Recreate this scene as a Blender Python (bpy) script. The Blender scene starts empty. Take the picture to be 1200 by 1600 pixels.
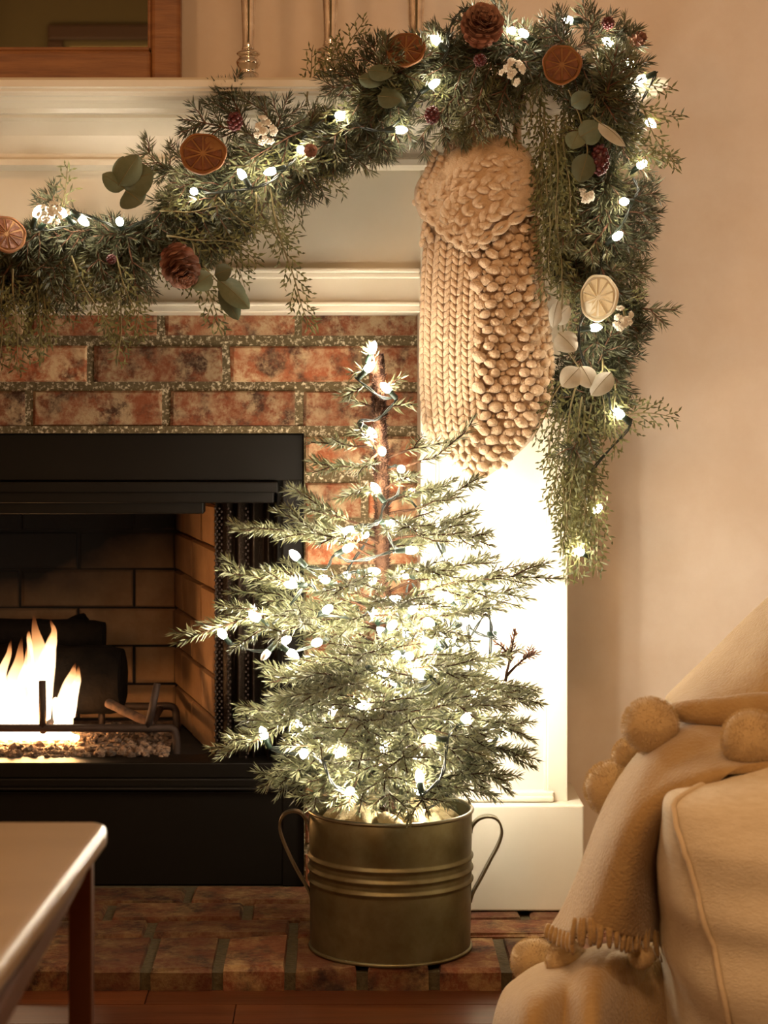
import bpy, bmesh, math, random
import numpy as np
from mathutils import Vector, Matrix, noise
random.seed(7)
RNG = np.random.default_rng(11)
PI = math.pi
C = bpy.context.scene.collection
SC = bpy.context.scene

# ---------------------------------------------------------------- camera, world, lamps, exposure
F = 3250.0            # focal length in pixels of a 1200 x 1600 picture
VX, VY = 540.0, 600.0 # where the depth lines meet
ZC = 0.81             # camera height over the floor
def X(px, D): return (px - VX) / F * D
def Z(py, D): return ZC - (py - VY) / F * D
def P(px, py, D): return Vector((X(px, D), D, Z(py, D)))

cam = bpy.data.cameras.new('camera')
cam.sensor_width = 36.0
cam.lens = F / 1600 * 36.0
cam.shift_x = (600 - VX) / 1600
cam.shift_y = -(800 - VY) / 1600
cam.clip_start = 0.05
cam.dof.use_dof = True
cam.dof.focus_distance = 2.92
cam.dof.aperture_fstop = 9.0
co = bpy.data.objects.new('camera', cam); C.objects.link(co)
co.location = (0, 0, ZC); co.rotation_euler = (PI/2, 0, 0)
SC.camera = co

w = bpy.data.worlds.new('world'); SC.world = w; w.use_nodes = True
w.node_tree.nodes['Background'].inputs[0].default_value = (1.0, .62, .32, 1)
w.node_tree.nodes['Background'].inputs[1].default_value = 0.02

def lamp(name, kind, loc, energy, color, size):
    l = bpy.data.lights.new(name, kind); l.energy = energy; l.color = color
    if kind == 'POINT': l.shadow_soft_size = size
    else: l.size = size
    o = bpy.data.objects.new(name, l); C.objects.link(o); o.location = loc
    return o
LAMP_COL = (1.0, .575, .275)
lamp('table_lamp_light', 'POINT', (-1.25, -.1, 1.36), 37, LAMP_COL, .16)
o = lamp('ceiling_fill_light', 'AREA', (.1, .5, 2.45), 37, LAMP_COL, .6)  # unseen area light, added to lift the plinth and the wall
BULB_TREE, BULB_GARLAND, FIRE = 345.0, 122.0, 7.0   # strengths of the little bulbs and of the flames
SC.view_settings.view_transform = 'Standard'
SC.view_settings.look = 'None'
SC.view_settings.exposure = 0.0
SC.view_settings.gamma = 1.0
SC.view_settings.use_curve_mapping = False
try:
    SC.cycles.use_denoising = True
    SC.cycles.max_bounces = 6
    SC.cycles.transparent_max_bounces = 12
    SC.cycles.sample_clamp_indirect = 6.0
    SC.cycles.use_light_tree = True
except Exception: pass

# ---------------------------------------------------------------- materials
def mat(name, base, rough=.5, metal=0, noise_scale=None, col2=None, detail=6, bump=0, bump_scale=60, spec=None, sheen=0,
        lo=.35, hi=.65, rand=0, stretch=None, coords='pos', island=0, trans=0):
    m = bpy.data.materials.new(name); m.use_nodes = True
    nt = m.node_tree; N = nt.nodes; L = nt.links
    b = N['Principled BSDF']
    b.inputs['Base Color'].default_value = (*base, 1)
    b.inputs['Roughness'].default_value = rough
    b.inputs['Metallic'].default_value = metal
    if spec is not None: b.inputs['Specular IOR Level'].default_value = spec
    if sheen:
        b.inputs['Sheen Weight'].default_value = sheen
        b.inputs['Sheen Roughness'].default_value = .5
    if coords == 'pos':
        src = N.new('ShaderNodeNewGeometry').outputs['Position']
    else:
        src = N.new('ShaderNodeTexCoord').outputs['Object']
    if stretch:
        mp = N.new('ShaderNodeMapping'); mp.inputs['Scale'].default_value = stretch
        L.new(src, mp.inputs['Vector']); src = mp.outputs[0]
    col = None
    if noise_scale:
        n = N.new('ShaderNodeTexNoise'); n.inputs['Scale'].default_value = noise_scale; n.inputs['Detail'].default_value = detail
        n.inputs['Roughness'].default_value = .65
        L.new(src, n.inputs['Vector'])
        r = N.new('ShaderNodeValToRGB')
        r.color_ramp.elements[0].position = lo; r.color_ramp.elements[0].color = (*base, 1)
        r.color_ramp.elements[1].position = hi; r.color_ramp.elements[1].color = (*(col2 or base), 1)
        L.new(n.outputs['Fac'], r.inputs[0]); col = r.outputs[0]
    if rand or island:
        if island: rv = N.new('ShaderNodeNewGeometry').outputs['Random Per Island']; amt = island
        else: rv = N.new('ShaderNodeObjectInfo').outputs['Random']; amt = rand
        mr = N.new('ShaderNodeMapRange'); mr.inputs['To Min'].default_value = 1 - amt; mr.inputs['To Max'].default_value = 1 + amt
        L.new(rv, mr.inputs['Value'])
        mx = N.new('ShaderNodeMix'); mx.data_type = 'RGBA'; mx.blend_type = 'MULTIPLY'; mx.inputs['Factor'].default_value = 1
        if col: L.new(col, mx.inputs['A'])
        else: mx.inputs['A'].default_value = (*base, 1)
        cb = N.new('ShaderNodeCombineColor')
        for i in range(3): L.new(mr.outputs[0], cb.inputs[i])
        L.new(cb.outputs[0], mx.inputs['B']); col = mx.outputs['Result']
    if col: L.new(col, b.inputs['Base Color'])
    if bump:
        n2 = N.new('ShaderNodeTexNoise'); n2.inputs['Scale'].default_value = bump_scale; n2.inputs['Detail'].default_value = 5
        L.new(src, n2.inputs['Vector'])
        bp = N.new('ShaderNodeBump'); bp.inputs['Strength'].default_value = bump; bp.inputs['Distance'].default_value = .004
        L.new(n2.outputs['Fac'], bp.inputs['Height']); L.new(bp.outputs[0], b.inputs['Normal'])
    if trans:
        t = N.new('ShaderNodeBsdfTranslucent')
        if col: L.new(col, t.inputs[0])
        else: t.inputs[0].default_value = (*base, 1)
        ms = N.new('ShaderNodeMixShader'); ms.inputs[0].default_value = trans
        L.new(b.outputs[0], ms.inputs[1]); L.new(t.outputs[0], ms.inputs[2])
        L.new(ms.outputs[0], N['Material Output'].inputs[0])
    return m
def emit(name, color, strength):
    m = bpy.data.materials.new(name); m.use_nodes = True
    nt = m.node_tree; nt.nodes.clear()
    e = nt.nodes.new('ShaderNodeEmission'); e.inputs[0].default_value = (*color, 1); e.inputs[1].default_value = strength
    o = nt.nodes.new('ShaderNodeOutputMaterial'); nt.links.new(e.outputs[0], o.inputs[0])
    return m
def brick_mat(name, c_red, c_cream, c_dark, sc=17, cream_lo=.5, cream_hi=.6):
    m = bpy.data.materials.new(name); m.use_nodes = True
    nt = m.node_tree; N = nt.nodes; L = nt.links; b = N['Principled BSDF']
    b.inputs['Roughness'].default_value = .85; b.inputs['Specular IOR Level'].default_value = .25
    g = N.new('ShaderNodeNewGeometry'); oi = N.new('ShaderNodeObjectInfo')
    off = N.new('ShaderNodeVectorMath'); off.operation = 'SCALE'; off.inputs[3].default_value = 1
    cx = N.new('ShaderNodeCombineXYZ')
    sc_ = N.new('ShaderNodeMath'); sc_.operation = 'MULTIPLY'; sc_.inputs[1].default_value = 37
    L.new(oi.outputs['Random'], sc_.inputs[0])
    for i in range(3): L.new(sc_.outputs[0], cx.inputs[i])
    ad = N.new('ShaderNodeVectorMath'); ad.operation = 'ADD'
    L.new(g.outputs['Position'], ad.inputs[0]); L.new(cx.outputs[0], ad.inputs[1])
    def nz(s, d, ro=.65):
        n = N.new('ShaderNodeTexNoise'); n.inputs['Scale'].default_value = s; n.inputs['Detail'].default_value = d; n.inputs['Roughness'].default_value = ro
        n.inputs['Distortion'].default_value = .15
        L.new(ad.outputs[0], n.inputs['Vector']); return n.outputs['Fac']
    def ramp(f, a, c1, bb, c2):
        r = N.new('ShaderNodeValToRGB'); e = r.color_ramp.elements
        e[0].position = a; e[0].color = (*c1, 1); e[1].position = bb; e[1].color = (*c2, 1); L.new(f, r.inputs[0]); return r.outputs[0]
    base = ramp(nz(sc, 8), .38, c_dark, .52, c_red)
    mask = ramp(nz(sc*1.4, 10, .72), cream_lo, (0, 0, 0), cream_hi, (1, 1, 1))
    sp = N.new('ShaderNodeMath'); sp.operation = 'MULTIPLY_ADD'; sp.use_clamp = True
    L.new(ramp(nz(sc * 7, 4, .7), .45, (0, 0, 0), .62, (1, 1, 1)), sp.inputs[0]); sp.inputs[1].default_value = .30
    mm = N.new('ShaderNodeMath'); mm.operation = 'MULTIPLY'; mm.inputs[1].default_value = .88; L.new(mask, mm.inputs[0]); L.new(mm.outputs[0], sp.inputs[2])
    mask2 = N.new('ShaderNodeMath'); mask2.operation = 'MULTIPLY'; L.new(sp.outputs[0], mask2.inputs[0]); L.new(ramp(nz(sc * .8, 6), .36, (.15, .15, .15), .55, (1, 1, 1)), mask2.inputs[1])
    mx = N.new('ShaderNodeMix'); mx.data_type = 'RGBA'
    L.new(mask2.outputs[0], mx.inputs['Factor']); L.new(base, mx.inputs['A']); mx.inputs['B'].default_value = (*c_cream, 1)
    mr = N.new('ShaderNodeMapRange'); mr.inputs['To Min'].default_value = .6; mr.inputs['To Max'].default_value = 1.25
    L.new(oi.outputs['Random'], mr.inputs['Value'])
    m2 = N.new('ShaderNodeMix'); m2.data_type = 'RGBA'; m2.blend_type = 'MULTIPLY'; m2.inputs['Factor'].default_value = 1
    cb = N.new('ShaderNodeCombineColor')
    for i in range(3): L.new(mr.outputs[0], cb.inputs[i])
    L.new(mx.outputs['Result'], m2.inputs['A']); L.new(cb.outputs[0], m2.inputs['B'])
    L.new(m2.outputs['Result'], b.inputs['Base Color'])
    bp = N.new('ShaderNodeBump'); bp.inputs['Strength'].default_value = .7; bp.inputs['Distance'].default_value = .004
    L.new(nz(sc*5, 6), bp.inputs['Height']); L.new(bp.outputs[0], b.inputs['Normal'])
    return m
M = {}
M['plaster'] = mat('plaster', (.78, .665, .555), .75, noise_scale=5, col2=(.87, .78, .69), bump=.08, bump_scale=45, spec=.3)
M['plaster_dark'] = mat('plaster_dark', (.09, .075, .03), .8)
M['ceiling'] = mat('ceiling_paint', (.7, .65, .55), .9)
M['white'] = mat('cream_paint', (.67, .61, .49), .32, noise_scale=4, col2=(.71, .655, .54), bump=.03, bump_scale=25)
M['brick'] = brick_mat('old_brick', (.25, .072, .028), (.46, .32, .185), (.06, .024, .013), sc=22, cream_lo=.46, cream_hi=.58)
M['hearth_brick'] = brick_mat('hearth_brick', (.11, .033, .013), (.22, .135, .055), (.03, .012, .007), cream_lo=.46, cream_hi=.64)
M['mortar'] = mat('mortar', (.085, .06, .025), .95, noise_scale=190, col2=(.55, .46, .32), lo=.52, hi=.66, bump=.9, bump_scale=150)
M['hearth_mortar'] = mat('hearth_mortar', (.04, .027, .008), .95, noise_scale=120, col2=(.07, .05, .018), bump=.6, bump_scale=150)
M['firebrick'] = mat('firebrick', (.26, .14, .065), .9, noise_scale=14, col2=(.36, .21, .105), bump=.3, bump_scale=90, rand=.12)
def soot_and_shade(m):
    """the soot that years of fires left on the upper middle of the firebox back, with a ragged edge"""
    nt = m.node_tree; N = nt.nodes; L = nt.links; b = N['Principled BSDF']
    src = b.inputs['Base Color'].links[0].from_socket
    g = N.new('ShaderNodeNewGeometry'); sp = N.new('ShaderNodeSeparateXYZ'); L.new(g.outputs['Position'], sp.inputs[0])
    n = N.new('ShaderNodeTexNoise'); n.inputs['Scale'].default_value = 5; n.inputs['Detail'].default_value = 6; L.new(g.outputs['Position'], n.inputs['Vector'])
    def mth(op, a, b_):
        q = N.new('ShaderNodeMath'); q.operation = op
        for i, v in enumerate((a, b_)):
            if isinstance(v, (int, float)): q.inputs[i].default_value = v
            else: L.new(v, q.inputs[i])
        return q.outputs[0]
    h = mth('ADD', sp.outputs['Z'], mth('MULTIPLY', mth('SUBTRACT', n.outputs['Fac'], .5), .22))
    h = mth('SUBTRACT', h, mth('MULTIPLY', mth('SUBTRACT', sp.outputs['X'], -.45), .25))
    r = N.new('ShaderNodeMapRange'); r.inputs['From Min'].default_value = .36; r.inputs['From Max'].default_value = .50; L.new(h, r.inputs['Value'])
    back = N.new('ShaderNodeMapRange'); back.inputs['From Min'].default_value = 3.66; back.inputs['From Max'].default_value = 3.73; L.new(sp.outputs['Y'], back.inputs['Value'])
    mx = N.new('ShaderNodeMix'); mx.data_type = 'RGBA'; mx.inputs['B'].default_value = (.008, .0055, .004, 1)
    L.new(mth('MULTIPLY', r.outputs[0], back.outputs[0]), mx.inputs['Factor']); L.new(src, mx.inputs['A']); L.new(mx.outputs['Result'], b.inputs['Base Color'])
soot_and_shade(M['firebrick'])  # upper back darkened in colour: soot and the shade above the logs
M['soot'] = mat('soot', (.012, .009, .007), .95)
M['black'] = mat('black_metal', (.0045, .003, .0016), .5, spec=.16, bump=.05, bump_scale=80)
M['iron'] = mat('cast_iron', (.05, .032, .025), .65, metal=.6, bump=.3, bump_scale=120)
M['chain'] = mat('chain_mesh', (.07, .045, .03), .5, metal=.7, noise_scale=420, col2=(.02, .013, .008), bump=.6, bump_scale=420)
M['char'] = mat('charred_bark', (.004, .003, .0025), .95, spec=.08, noise_scale=25, col2=(.010, .007, .005), bump=1, bump_scale=45)
M['stickwood'] = mat('half_burnt_wood', (.16, .08, .045), .9, noise_scale=40, col2=(.03, .018, .012), bump=.6)
M['ember'] = mat('ember_stone', (.22, .14, .09), .95, noise_scale=90, col2=(.06, .04, .03), lo=.4, hi=.6, island=.5)
M['wood'] = mat('oak_frame', (.20, .075, .022), .42, noise_scale=9, col2=(.33, .14, .045), stretch=(1, 1, 9), bump=.15, bump_scale=40)
M['wood_h'] = mat('oak_frame_rail', (.20, .075, .022), .42, noise_scale=9, col2=(.33, .14, .045), stretch=(1, 1, 12), bump=.15, bump_scale=40)
M['floor'] = mat('floor_board', (.058, .014, .004), .28, noise_scale=6, col2=(.11, .032, .010), stretch=(.8, 9, 1), bump=.06, bump_scale=20, rand=.22)
M['mirror'] = mat('mirror_silver', (.85, .83, .74), .015, metal=1)
M['silver'] = mat('mercury_silver', (.90, .86, .80), .12, metal=1, noise_scale=60, col2=(.70, .62, .54))
M['zinc'] = mat('galvanised_zinc', (.21, .185, .10), .42, metal=.8, noise_scale=14, col2=(.13, .105, .045), bump=.1, bump_scale=30)
M['zinc_rim'] = mat('zinc_rim', (.26, .23, .15), .35, metal=.85)
M['burlap'] = mat('cream_sacking', (.72, .58, .32), .95, bump=.5, bump_scale=300)
M['needle'] = mat('spruce_needle', (.148, .152, .075), .5, island=.5, trans=.1)
M['needle_dark'] = mat('fir_needle', (.066, .072, .036), .5, island=.6, trans=.06)
M['needle_tip'] = mat('brown_needle', (.13, .05, .025), .7, island=.4)
M['cedar'] = mat('cedar_scale', (.125, .130, .045), .6, island=.5, trans=.12)
M['bark'] = mat('brown_bark', (.025, .012, .007), .95, noise_scale=80, spec=.1, col2=(.05, .024, .012), bump=.8, bump_scale=200)
M['twig'] = mat('red_brown_twig', (.15, .07, .04), .85)
M['fuzz'] = mat('brown_trunk_fibre', (.022, .009, .005), .95, island=.6, spec=.1)
M['wire'] = mat('green_cable', (.006, .011, .006), .5)
M['socket'] = mat('green_socket', (.008, .022, .012), .5)
M['bulb_tree'] = emit('lit_bulb_tree', (1.0, .88, .69), BULB_TREE)
M['bulb_garland'] = emit('lit_bulb_garland', (1.0, .87, .67), BULB_GARLAND)
M['bulb_off'] = mat('unlit_bulb', (.85, .8, .7), .1)
M['wool'] = mat('cream_wool', (.57, .41, .265), .95, noise_scale=160, col2=(.66, .50, .34), bump=.5, bump_scale=420, sheen=.3, spec=.1)
M['throw'] = mat('cream_fleece', (.39, .25, .105), .97, noise_scale=35, col2=(.45, .31, .145), bump=.55, bump_scale=260, sheen=.5, spec=.05)
M['pom'] = mat('pompom_yarn', (.58, .43, .23), .97, bump=.3, bump_scale=500, sheen=.5, spec=.05)
M['linen'] = mat('beige_linen', (.70, .61, .45), .95, noise_scale=30, col2=(.78, .70, .55), stretch=(2, 2, 10), bump=.5, bump_scale=120, spec=.1)
M['welt'] = mat('linen_welt', (.64, .53, .37), .95, bump=.3, bump_scale=200, spec=.1)
M['marble'] = mat('cream_marble', (.29, .21, .115), .3, noise_scale=4, col2=(.34, .255, .15), stretch=(1, 4, 1), detail=10)
M['bronze'] = mat('bronze_leg', (.16, .065, .03), .35, metal=.8)
M['rind'] = mat('orange_rind', (.22, .08, .022), .7, noise_scale=40, col2=(.33, .14, .04), trans=.2)
M['flesh'] = mat('dried_orange_flesh', (.26, .085, .022), .5, noise_scale=70, col2=(.12, .035, .012), bump=.6, bump_scale=160, trans=.25)
M['pith'] = mat('dried_orange_pith', (.45, .25, .10), .75, noise_scale=50, col2=(.34,.16,.06), bump=.4, bump_scale=160, trans=.3)
M['pale_pith'] = mat('overlit_slice_pith', (.88, .82, .66), .7, trans=.35)  # pale colour stands in for strong light on a dried orange slice
M['pale_slice'] = mat('overlit_slice_flesh', (.85, .74, .5), .6, bump=.4, bump_scale=160, trans=.35)
M['cone'] = mat('pinecone_scale', (.25, .11, .07), .75, noise_scale=60, col2=(.44, .25, .18), bump=.4, rand=.25)
M['berry'] = mat('dark_red_berry', (.075, .008, .009), .35, island=.3)
M['floret'] = mat('white_floret', (.85, .8, .7), .8, trans=.25)
M['euc'] = mat('eucalyptus_leaf', (.10, .13, .075), .6, noise_scale=30, col2=(.15, .18, .11), rand=.25, trans=.15)
M['euc_pale'] = mat('silver_eucalyptus_leaf', (.48, .47, .40), .6, noise_scale=40, col2=(.6, .58, .5), rand=.12, trans=.2)
M['stem'] = mat('olive_stem', (.17, .14, .06), .7)
M['dark_frame'] = mat('dark_frame', (.045, .02, .008), .5)
M['paper'] = mat('picture_print', (.10, .085, .03), .6)
M['liner'] = mat('picture_liner', (.55, .43, .2), .5)

# ---------------------------------------------------------------- mesh helpers
class MB:
    def __init__(s): s.v = []; s.f = []; s.m = []
    def add(s, vs, fs, mi=0):
        o = len(s.v); s.v.extend([tuple(v) for v in vs]); s.f.extend([tuple(i + o for i in f) for f in fs]); s.m.extend([mi] * len(fs)); return s
    def box(s, x0, x1, y0, y1, z0, z1, mi=0):
        v = [(x, y, z) for z in (z0, z1) for y in (y0, y1) for x in (x0, x1)]
        return s.add(v, [(0, 2, 3, 1), (4, 5, 7, 6), (0, 1, 5, 4), (1, 3, 7, 5), (3, 2, 6, 7), (2, 0, 4, 6)], mi)
    def tube(s, pts, r, n=8, cap=True, mi=0, flat=None):
        pts = [Vector(p) for p in pts]; k = len(pts)
        rs = r if isinstance(r, (list, tuple)) else [r] * k
        vs = []; fs = []
        prev = None
        for i, p in enumerate(pts):
            t = (pts[min(i + 1, k - 1)] - pts[max(i - 1, 0)])
            if t.length < 1e-9: t = Vector((0, 0, 1))
            t.normalize()
            if prev is None:
                a = Vector((0, 0, 1)) if abs(t.z) < .9 else Vector((0, 1, 0))
                u = t.cross(a).normalized()
            else:
                u = (prev - t * prev.dot(t))
                u = u.normalized() if u.length > 1e-6 else t.orthogonal().normalized()
            prev = u; v = t.cross(u)
            for j in range(n):
                an = 2 * PI * j / n
                q = u * math.cos(an) * (flat or 1) + v * math.sin(an)
                vs.append(p + q * rs[i])
        for i in range(k - 1):
            for j in range(n):
                a = i * n + j; b = i * n + (j + 1) % n
                fs.append((a, b, b + n, a + n))
        if cap:
            fs.append(tuple(range(n - 1, -1, -1))); fs.append(tuple(range((k - 1) * n, k * n)))
        return s.add(vs, fs, mi)
    def lathe(s, prof, n=32, c=(0, 0, 0), cap=True, mi=0, sx=1, sy=1):
        vs = []; fs = []; k = len(prof)
        for r, z in prof:
            for j in range(n):
                a = 2 * PI * j / n
                vs.append((c[0] + r * math.cos(a) * sx, c[1] + r * math.sin(a) * sy, c[2] + z))
        for i in range(k - 1):
            for j in range(n):
                a = i * n + j; b = i * n + (j + 1) % n
                fs.append((a, b, b + n, a + n))
        if cap:
            fs.append(tuple(range(n - 1, -1, -1))); fs.append(tuple(range((k - 1) * n, k * n)))
        return s.add(vs, fs, mi)
    def blob(s, c, rx, ry, rz, rot=None, sub=1, mi=0, jit=0):
        vs, fs = ICO[sub]
        out = []
        for v in vs:
            q = Vector((v[0] * rx, v[1] * ry, v[2] * rz))
            if jit: q *= 1 + random.uniform(-jit, jit)
            if rot is not None: q = rot @ q
            out.append(q + Vector(c))
        return s.add(out, fs, mi)
    def prism(s, poly, y0, y1, mi=0):       # poly of (x, z), extruded along depth
        k = len(poly)
        v = [(x, y0, z) for x, z in poly] + [(x, y1, z) for x, z in poly]
        f = [tuple(range(k - 1, -1, -1)), tuple(range(k, 2 * k))] + [(i, (i + 1) % k, (i + 1) % k + k, i + k) for i in range(k)]
        return s.add(v, f, mi)
    def grid(s, G, mi=0):
        nv = len(G); nu = len(G[0])
        return s.add([p for r in G for p in r], [(i * nu + j, i * nu + j + 1, (i + 1) * nu + j + 1, (i + 1) * nu + j) for i in range(nv - 1) for j in range(nu - 1)], mi)
    def mesh(s, name, mats, smooth=False):
        me = bpy.data.meshes.new(name); me.from_pydata(s.v, [], s.f)
        for m in (mats if isinstance(mats, (list, tuple)) else [mats]): me.materials.append(m)
        if any(s.m): me.polygons.foreach_set('material_index', s.m)
        if smooth: me.polygons.foreach_set('use_smooth', [True] * len(s.f))
        me.update(); return me
    def obj(s, name, mats, parent=None, smooth=False):
        return link(name, s.mesh(name, mats, smooth), parent)
def _ico(sub):
    b = bmesh.new(); bmesh.ops.create_icosphere(b, subdivisions=sub, radius=1)
    b.verts.ensure_lookup_table()
    r = ([tuple(v.co) for v in b.verts], [tuple(v.index for v in f.verts) for f in b.faces]); b.free(); return r
ICO = {0: _ico(1), 1: _ico(2), 2: _ico(3), 3: _ico(4)}
def link(name, me, parent=None):
    o = bpy.data.objects.new(name, me); C.objects.link(o)
    if parent is not None: attach(o, parent)
    return o
def attach(o, parent):
    o.parent = parent
    l = parent
    o.matrix_parent_inverse = world_of(parent).inverted()
WM = {}
def world_of(o):
    mw = Matrix.LocRotScale(o.location, o.rotation_euler, o.scale)
    if o.parent is not None: mw = world_of(o.parent) @ o.matrix_parent_inverse @ mw
    return mw
def tag(o, label=None, cat=None, group=None, kind=None):
    if label: o['label'] = label
    if cat: o['category'] = cat
    if group: o['group'] = group
    if kind: o['kind'] = kind
    return o
def thing(name, label, cat, loc, group=None):
    o = bpy.data.objects.new(name, None); C.objects.link(o); o.location = loc; o.empty_display_size = .05
    return tag(o, label, cat, group)
def bevel(o, wd, seg=2):
    m = o.modifiers.new('bevel', 'BEVEL'); m.width = wd; m.segments = seg; m.limit_method = 'ANGLE'; return o
def catmull(pts, n=6, closed=False):
    pts = [Vector(p) for p in pts]; k = len(pts); out = []
    for i in range(k - 1):
        p0 = pts[i - 1] if i else pts[0] * 2 - pts[1]
        p3 = pts[i + 2] if i + 2 < k else pts[-1] * 2 - pts[-2]
        p1, p2 = pts[i], pts[i + 1]
        for j in range(n):
            t = j / n
            out.append(.5 * ((2 * p1) + (p2 - p0) * t + (2 * p0 - 5 * p1 + 4 * p2 - p3) * t * t + (3 * p1 - p0 - 3 * p2 + p3) * t ** 3))
    out.append(pts[-1].copy()); return out
def loft(rows, nu=6, nv=6):
    R = [catmull(r, nu) for r in rows]
    cols = [catmull([R[i][j] for i in range(len(R))], nv) for j in range(len(R[0]))]
    return [[cols[j][i] for j in range(len(cols))] for i in range(len(cols[0]))]
def fast_quads(name, V, mats, mi=None):
    """V: (n,4,3) array, one quad each"""
    n = V.shape[0]; me = bpy.data.meshes.new(name)
    me.vertices.add(n * 4); me.vertices.foreach_set('co', V.astype(np.float32).ravel())
    me.loops.add(n * 4); me.loops.foreach_set('vertex_index', np.arange(n * 4, dtype=np.int32))
    me.polygons.add(n); me.polygons.foreach_set('loop_start', np.arange(0, n * 4, 4, dtype=np.int32))
    try: me.polygons.foreach_set('loop_total', np.full(n, 4, dtype=np.int32))
    except Exception: pass
    for m in (mats if isinstance(mats, (list, tuple)) else [mats]): me.materials.append(m)
    if mi is not None: me.polygons.foreach_set('material_index', mi.astype(np.int32))
    me.update(calc_edges=True); return me
def unit(a): return a / np.maximum(np.linalg.norm(a, axis=-1, keepdims=True), 1e-9)
def resample(poly, step):
    p = np.array([tuple(q) for q in poly]); d = np.linalg.norm(np.diff(p, axis=0), axis=1); s = np.concatenate([[0], np.cumsum(d)])
    n = max(3, int(s[-1] / step)); t = np.linspace(0, s[-1], n)
    q = np.stack([np.interp(t, s, p[:, i]) for i in range(3)], 1)
    tg = unit(np.gradient(q, axis=0)); return q, tg, t / s[-1]
def needles(stems, length=.012, width=.0011, step=.0009, ang=(38, 66), flat=0.0):
    out = []
    for poly in stems:
        q, t, u = resample(poly, step); n = len(q)
        ref = np.array([0, 0, 1.0]) if abs(t[:, 2].mean()) < .8 else np.array([1.0, 0, 0])
        a = unit(np.cross(t, ref)); b = np.cross(t, a)
        az = RNG.uniform(0, 2 * PI, n)
        ca, sa = np.cos(az), np.sin(az) * (1 - flat)
        rad = unit(a * ca[:, None] + b * sa[:, None])
        an = np.radians(RNG.uniform(*ang, n)) * (1 - .65 * np.clip((u - .9) / .1, 0, 1))
        d = t * np.cos(an)[:, None] + rad * np.sin(an)[:, None]
        L = length * RNG.uniform(.75, 1.15, n) * (1 - .35 * np.clip((u - .85) / .15, 0, 1))
        side = unit(np.cross(d, RNG.normal(size=(n, 3))))
        w2 = width / 2
        tip = q + d * L[:, None] + t * (L * .12)[:, None]
        mid = q + d * (L * .45)[:, None]
        out.append(np.stack([q, mid + side * w2, tip, mid - side * w2], 1))
    return np.concatenate(out)
def spray(base, tip, droop=0, nside=4, side_len=.45, up=None, rnd=.12, rg=random, start=.25):
    """a spruce or fir branch: a gently bent stem with side twigs in its own plane; returns the stems"""
    base = Vector(base); tip = Vector(tip); d = tip - base; L = d.length
    up = Vector(up) if up else Vector((0, 0, 1))
    dn = d.normalized()
    side = dn.cross(up)
    side = side.normalized() if side.length > .1 else Vector((1, 0, 0))
    nrm = side.cross(dn).normalized()
    pts = []
    bow = nrm * (L * droop)
    for i in range(7):
        t = i / 6
        pts.append(base + d * t + bow * (4 * t * (1 - t)) + Vector((rg.uniform(-1, 1), rg.uniform(-1, 1), rg.uniform(-1, 1))) * L * .012)
    stems = [pts]
    for k in range(nside):
        t = start + (.92 - start) * (k + rg.uniform(.2, .8)) / max(nside, 1)
        i = min(int(t * 6), 5); fr = t * 6 - i
        b = pts[i].lerp(pts[i + 1], fr)
        for sg in ((1, -1) if rg.random() < .75 else (rg.choice((1, -1)),)):
            a = math.radians(rg.uniform(38, 58))
            dd = dn * math.cos(a) + side * sg * math.sin(a) + nrm * rg.uniform(-rnd * 2.5, rnd * 2.5)
            l2 = L * side_len * (1.15 - t) * rg.uniform(.75, 1.2) + .012
            mid = b + dd * l2 * .5 + nrm * l2 * rg.uniform(-.05, .08)
            stems.append([b, mid, b + (dd + dn * .12).normalized() * l2])
    return stems
def stems_mesh(stems, r=.0014):
    mb = MB()
    for i, s in enumerate(stems):
        k = len(s)
        mb.tube(s, [r * (1 if i == 0 else .65) * (1 - .6 * j / (k - 1)) for j in range(k)], n=5)
    return mb
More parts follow.
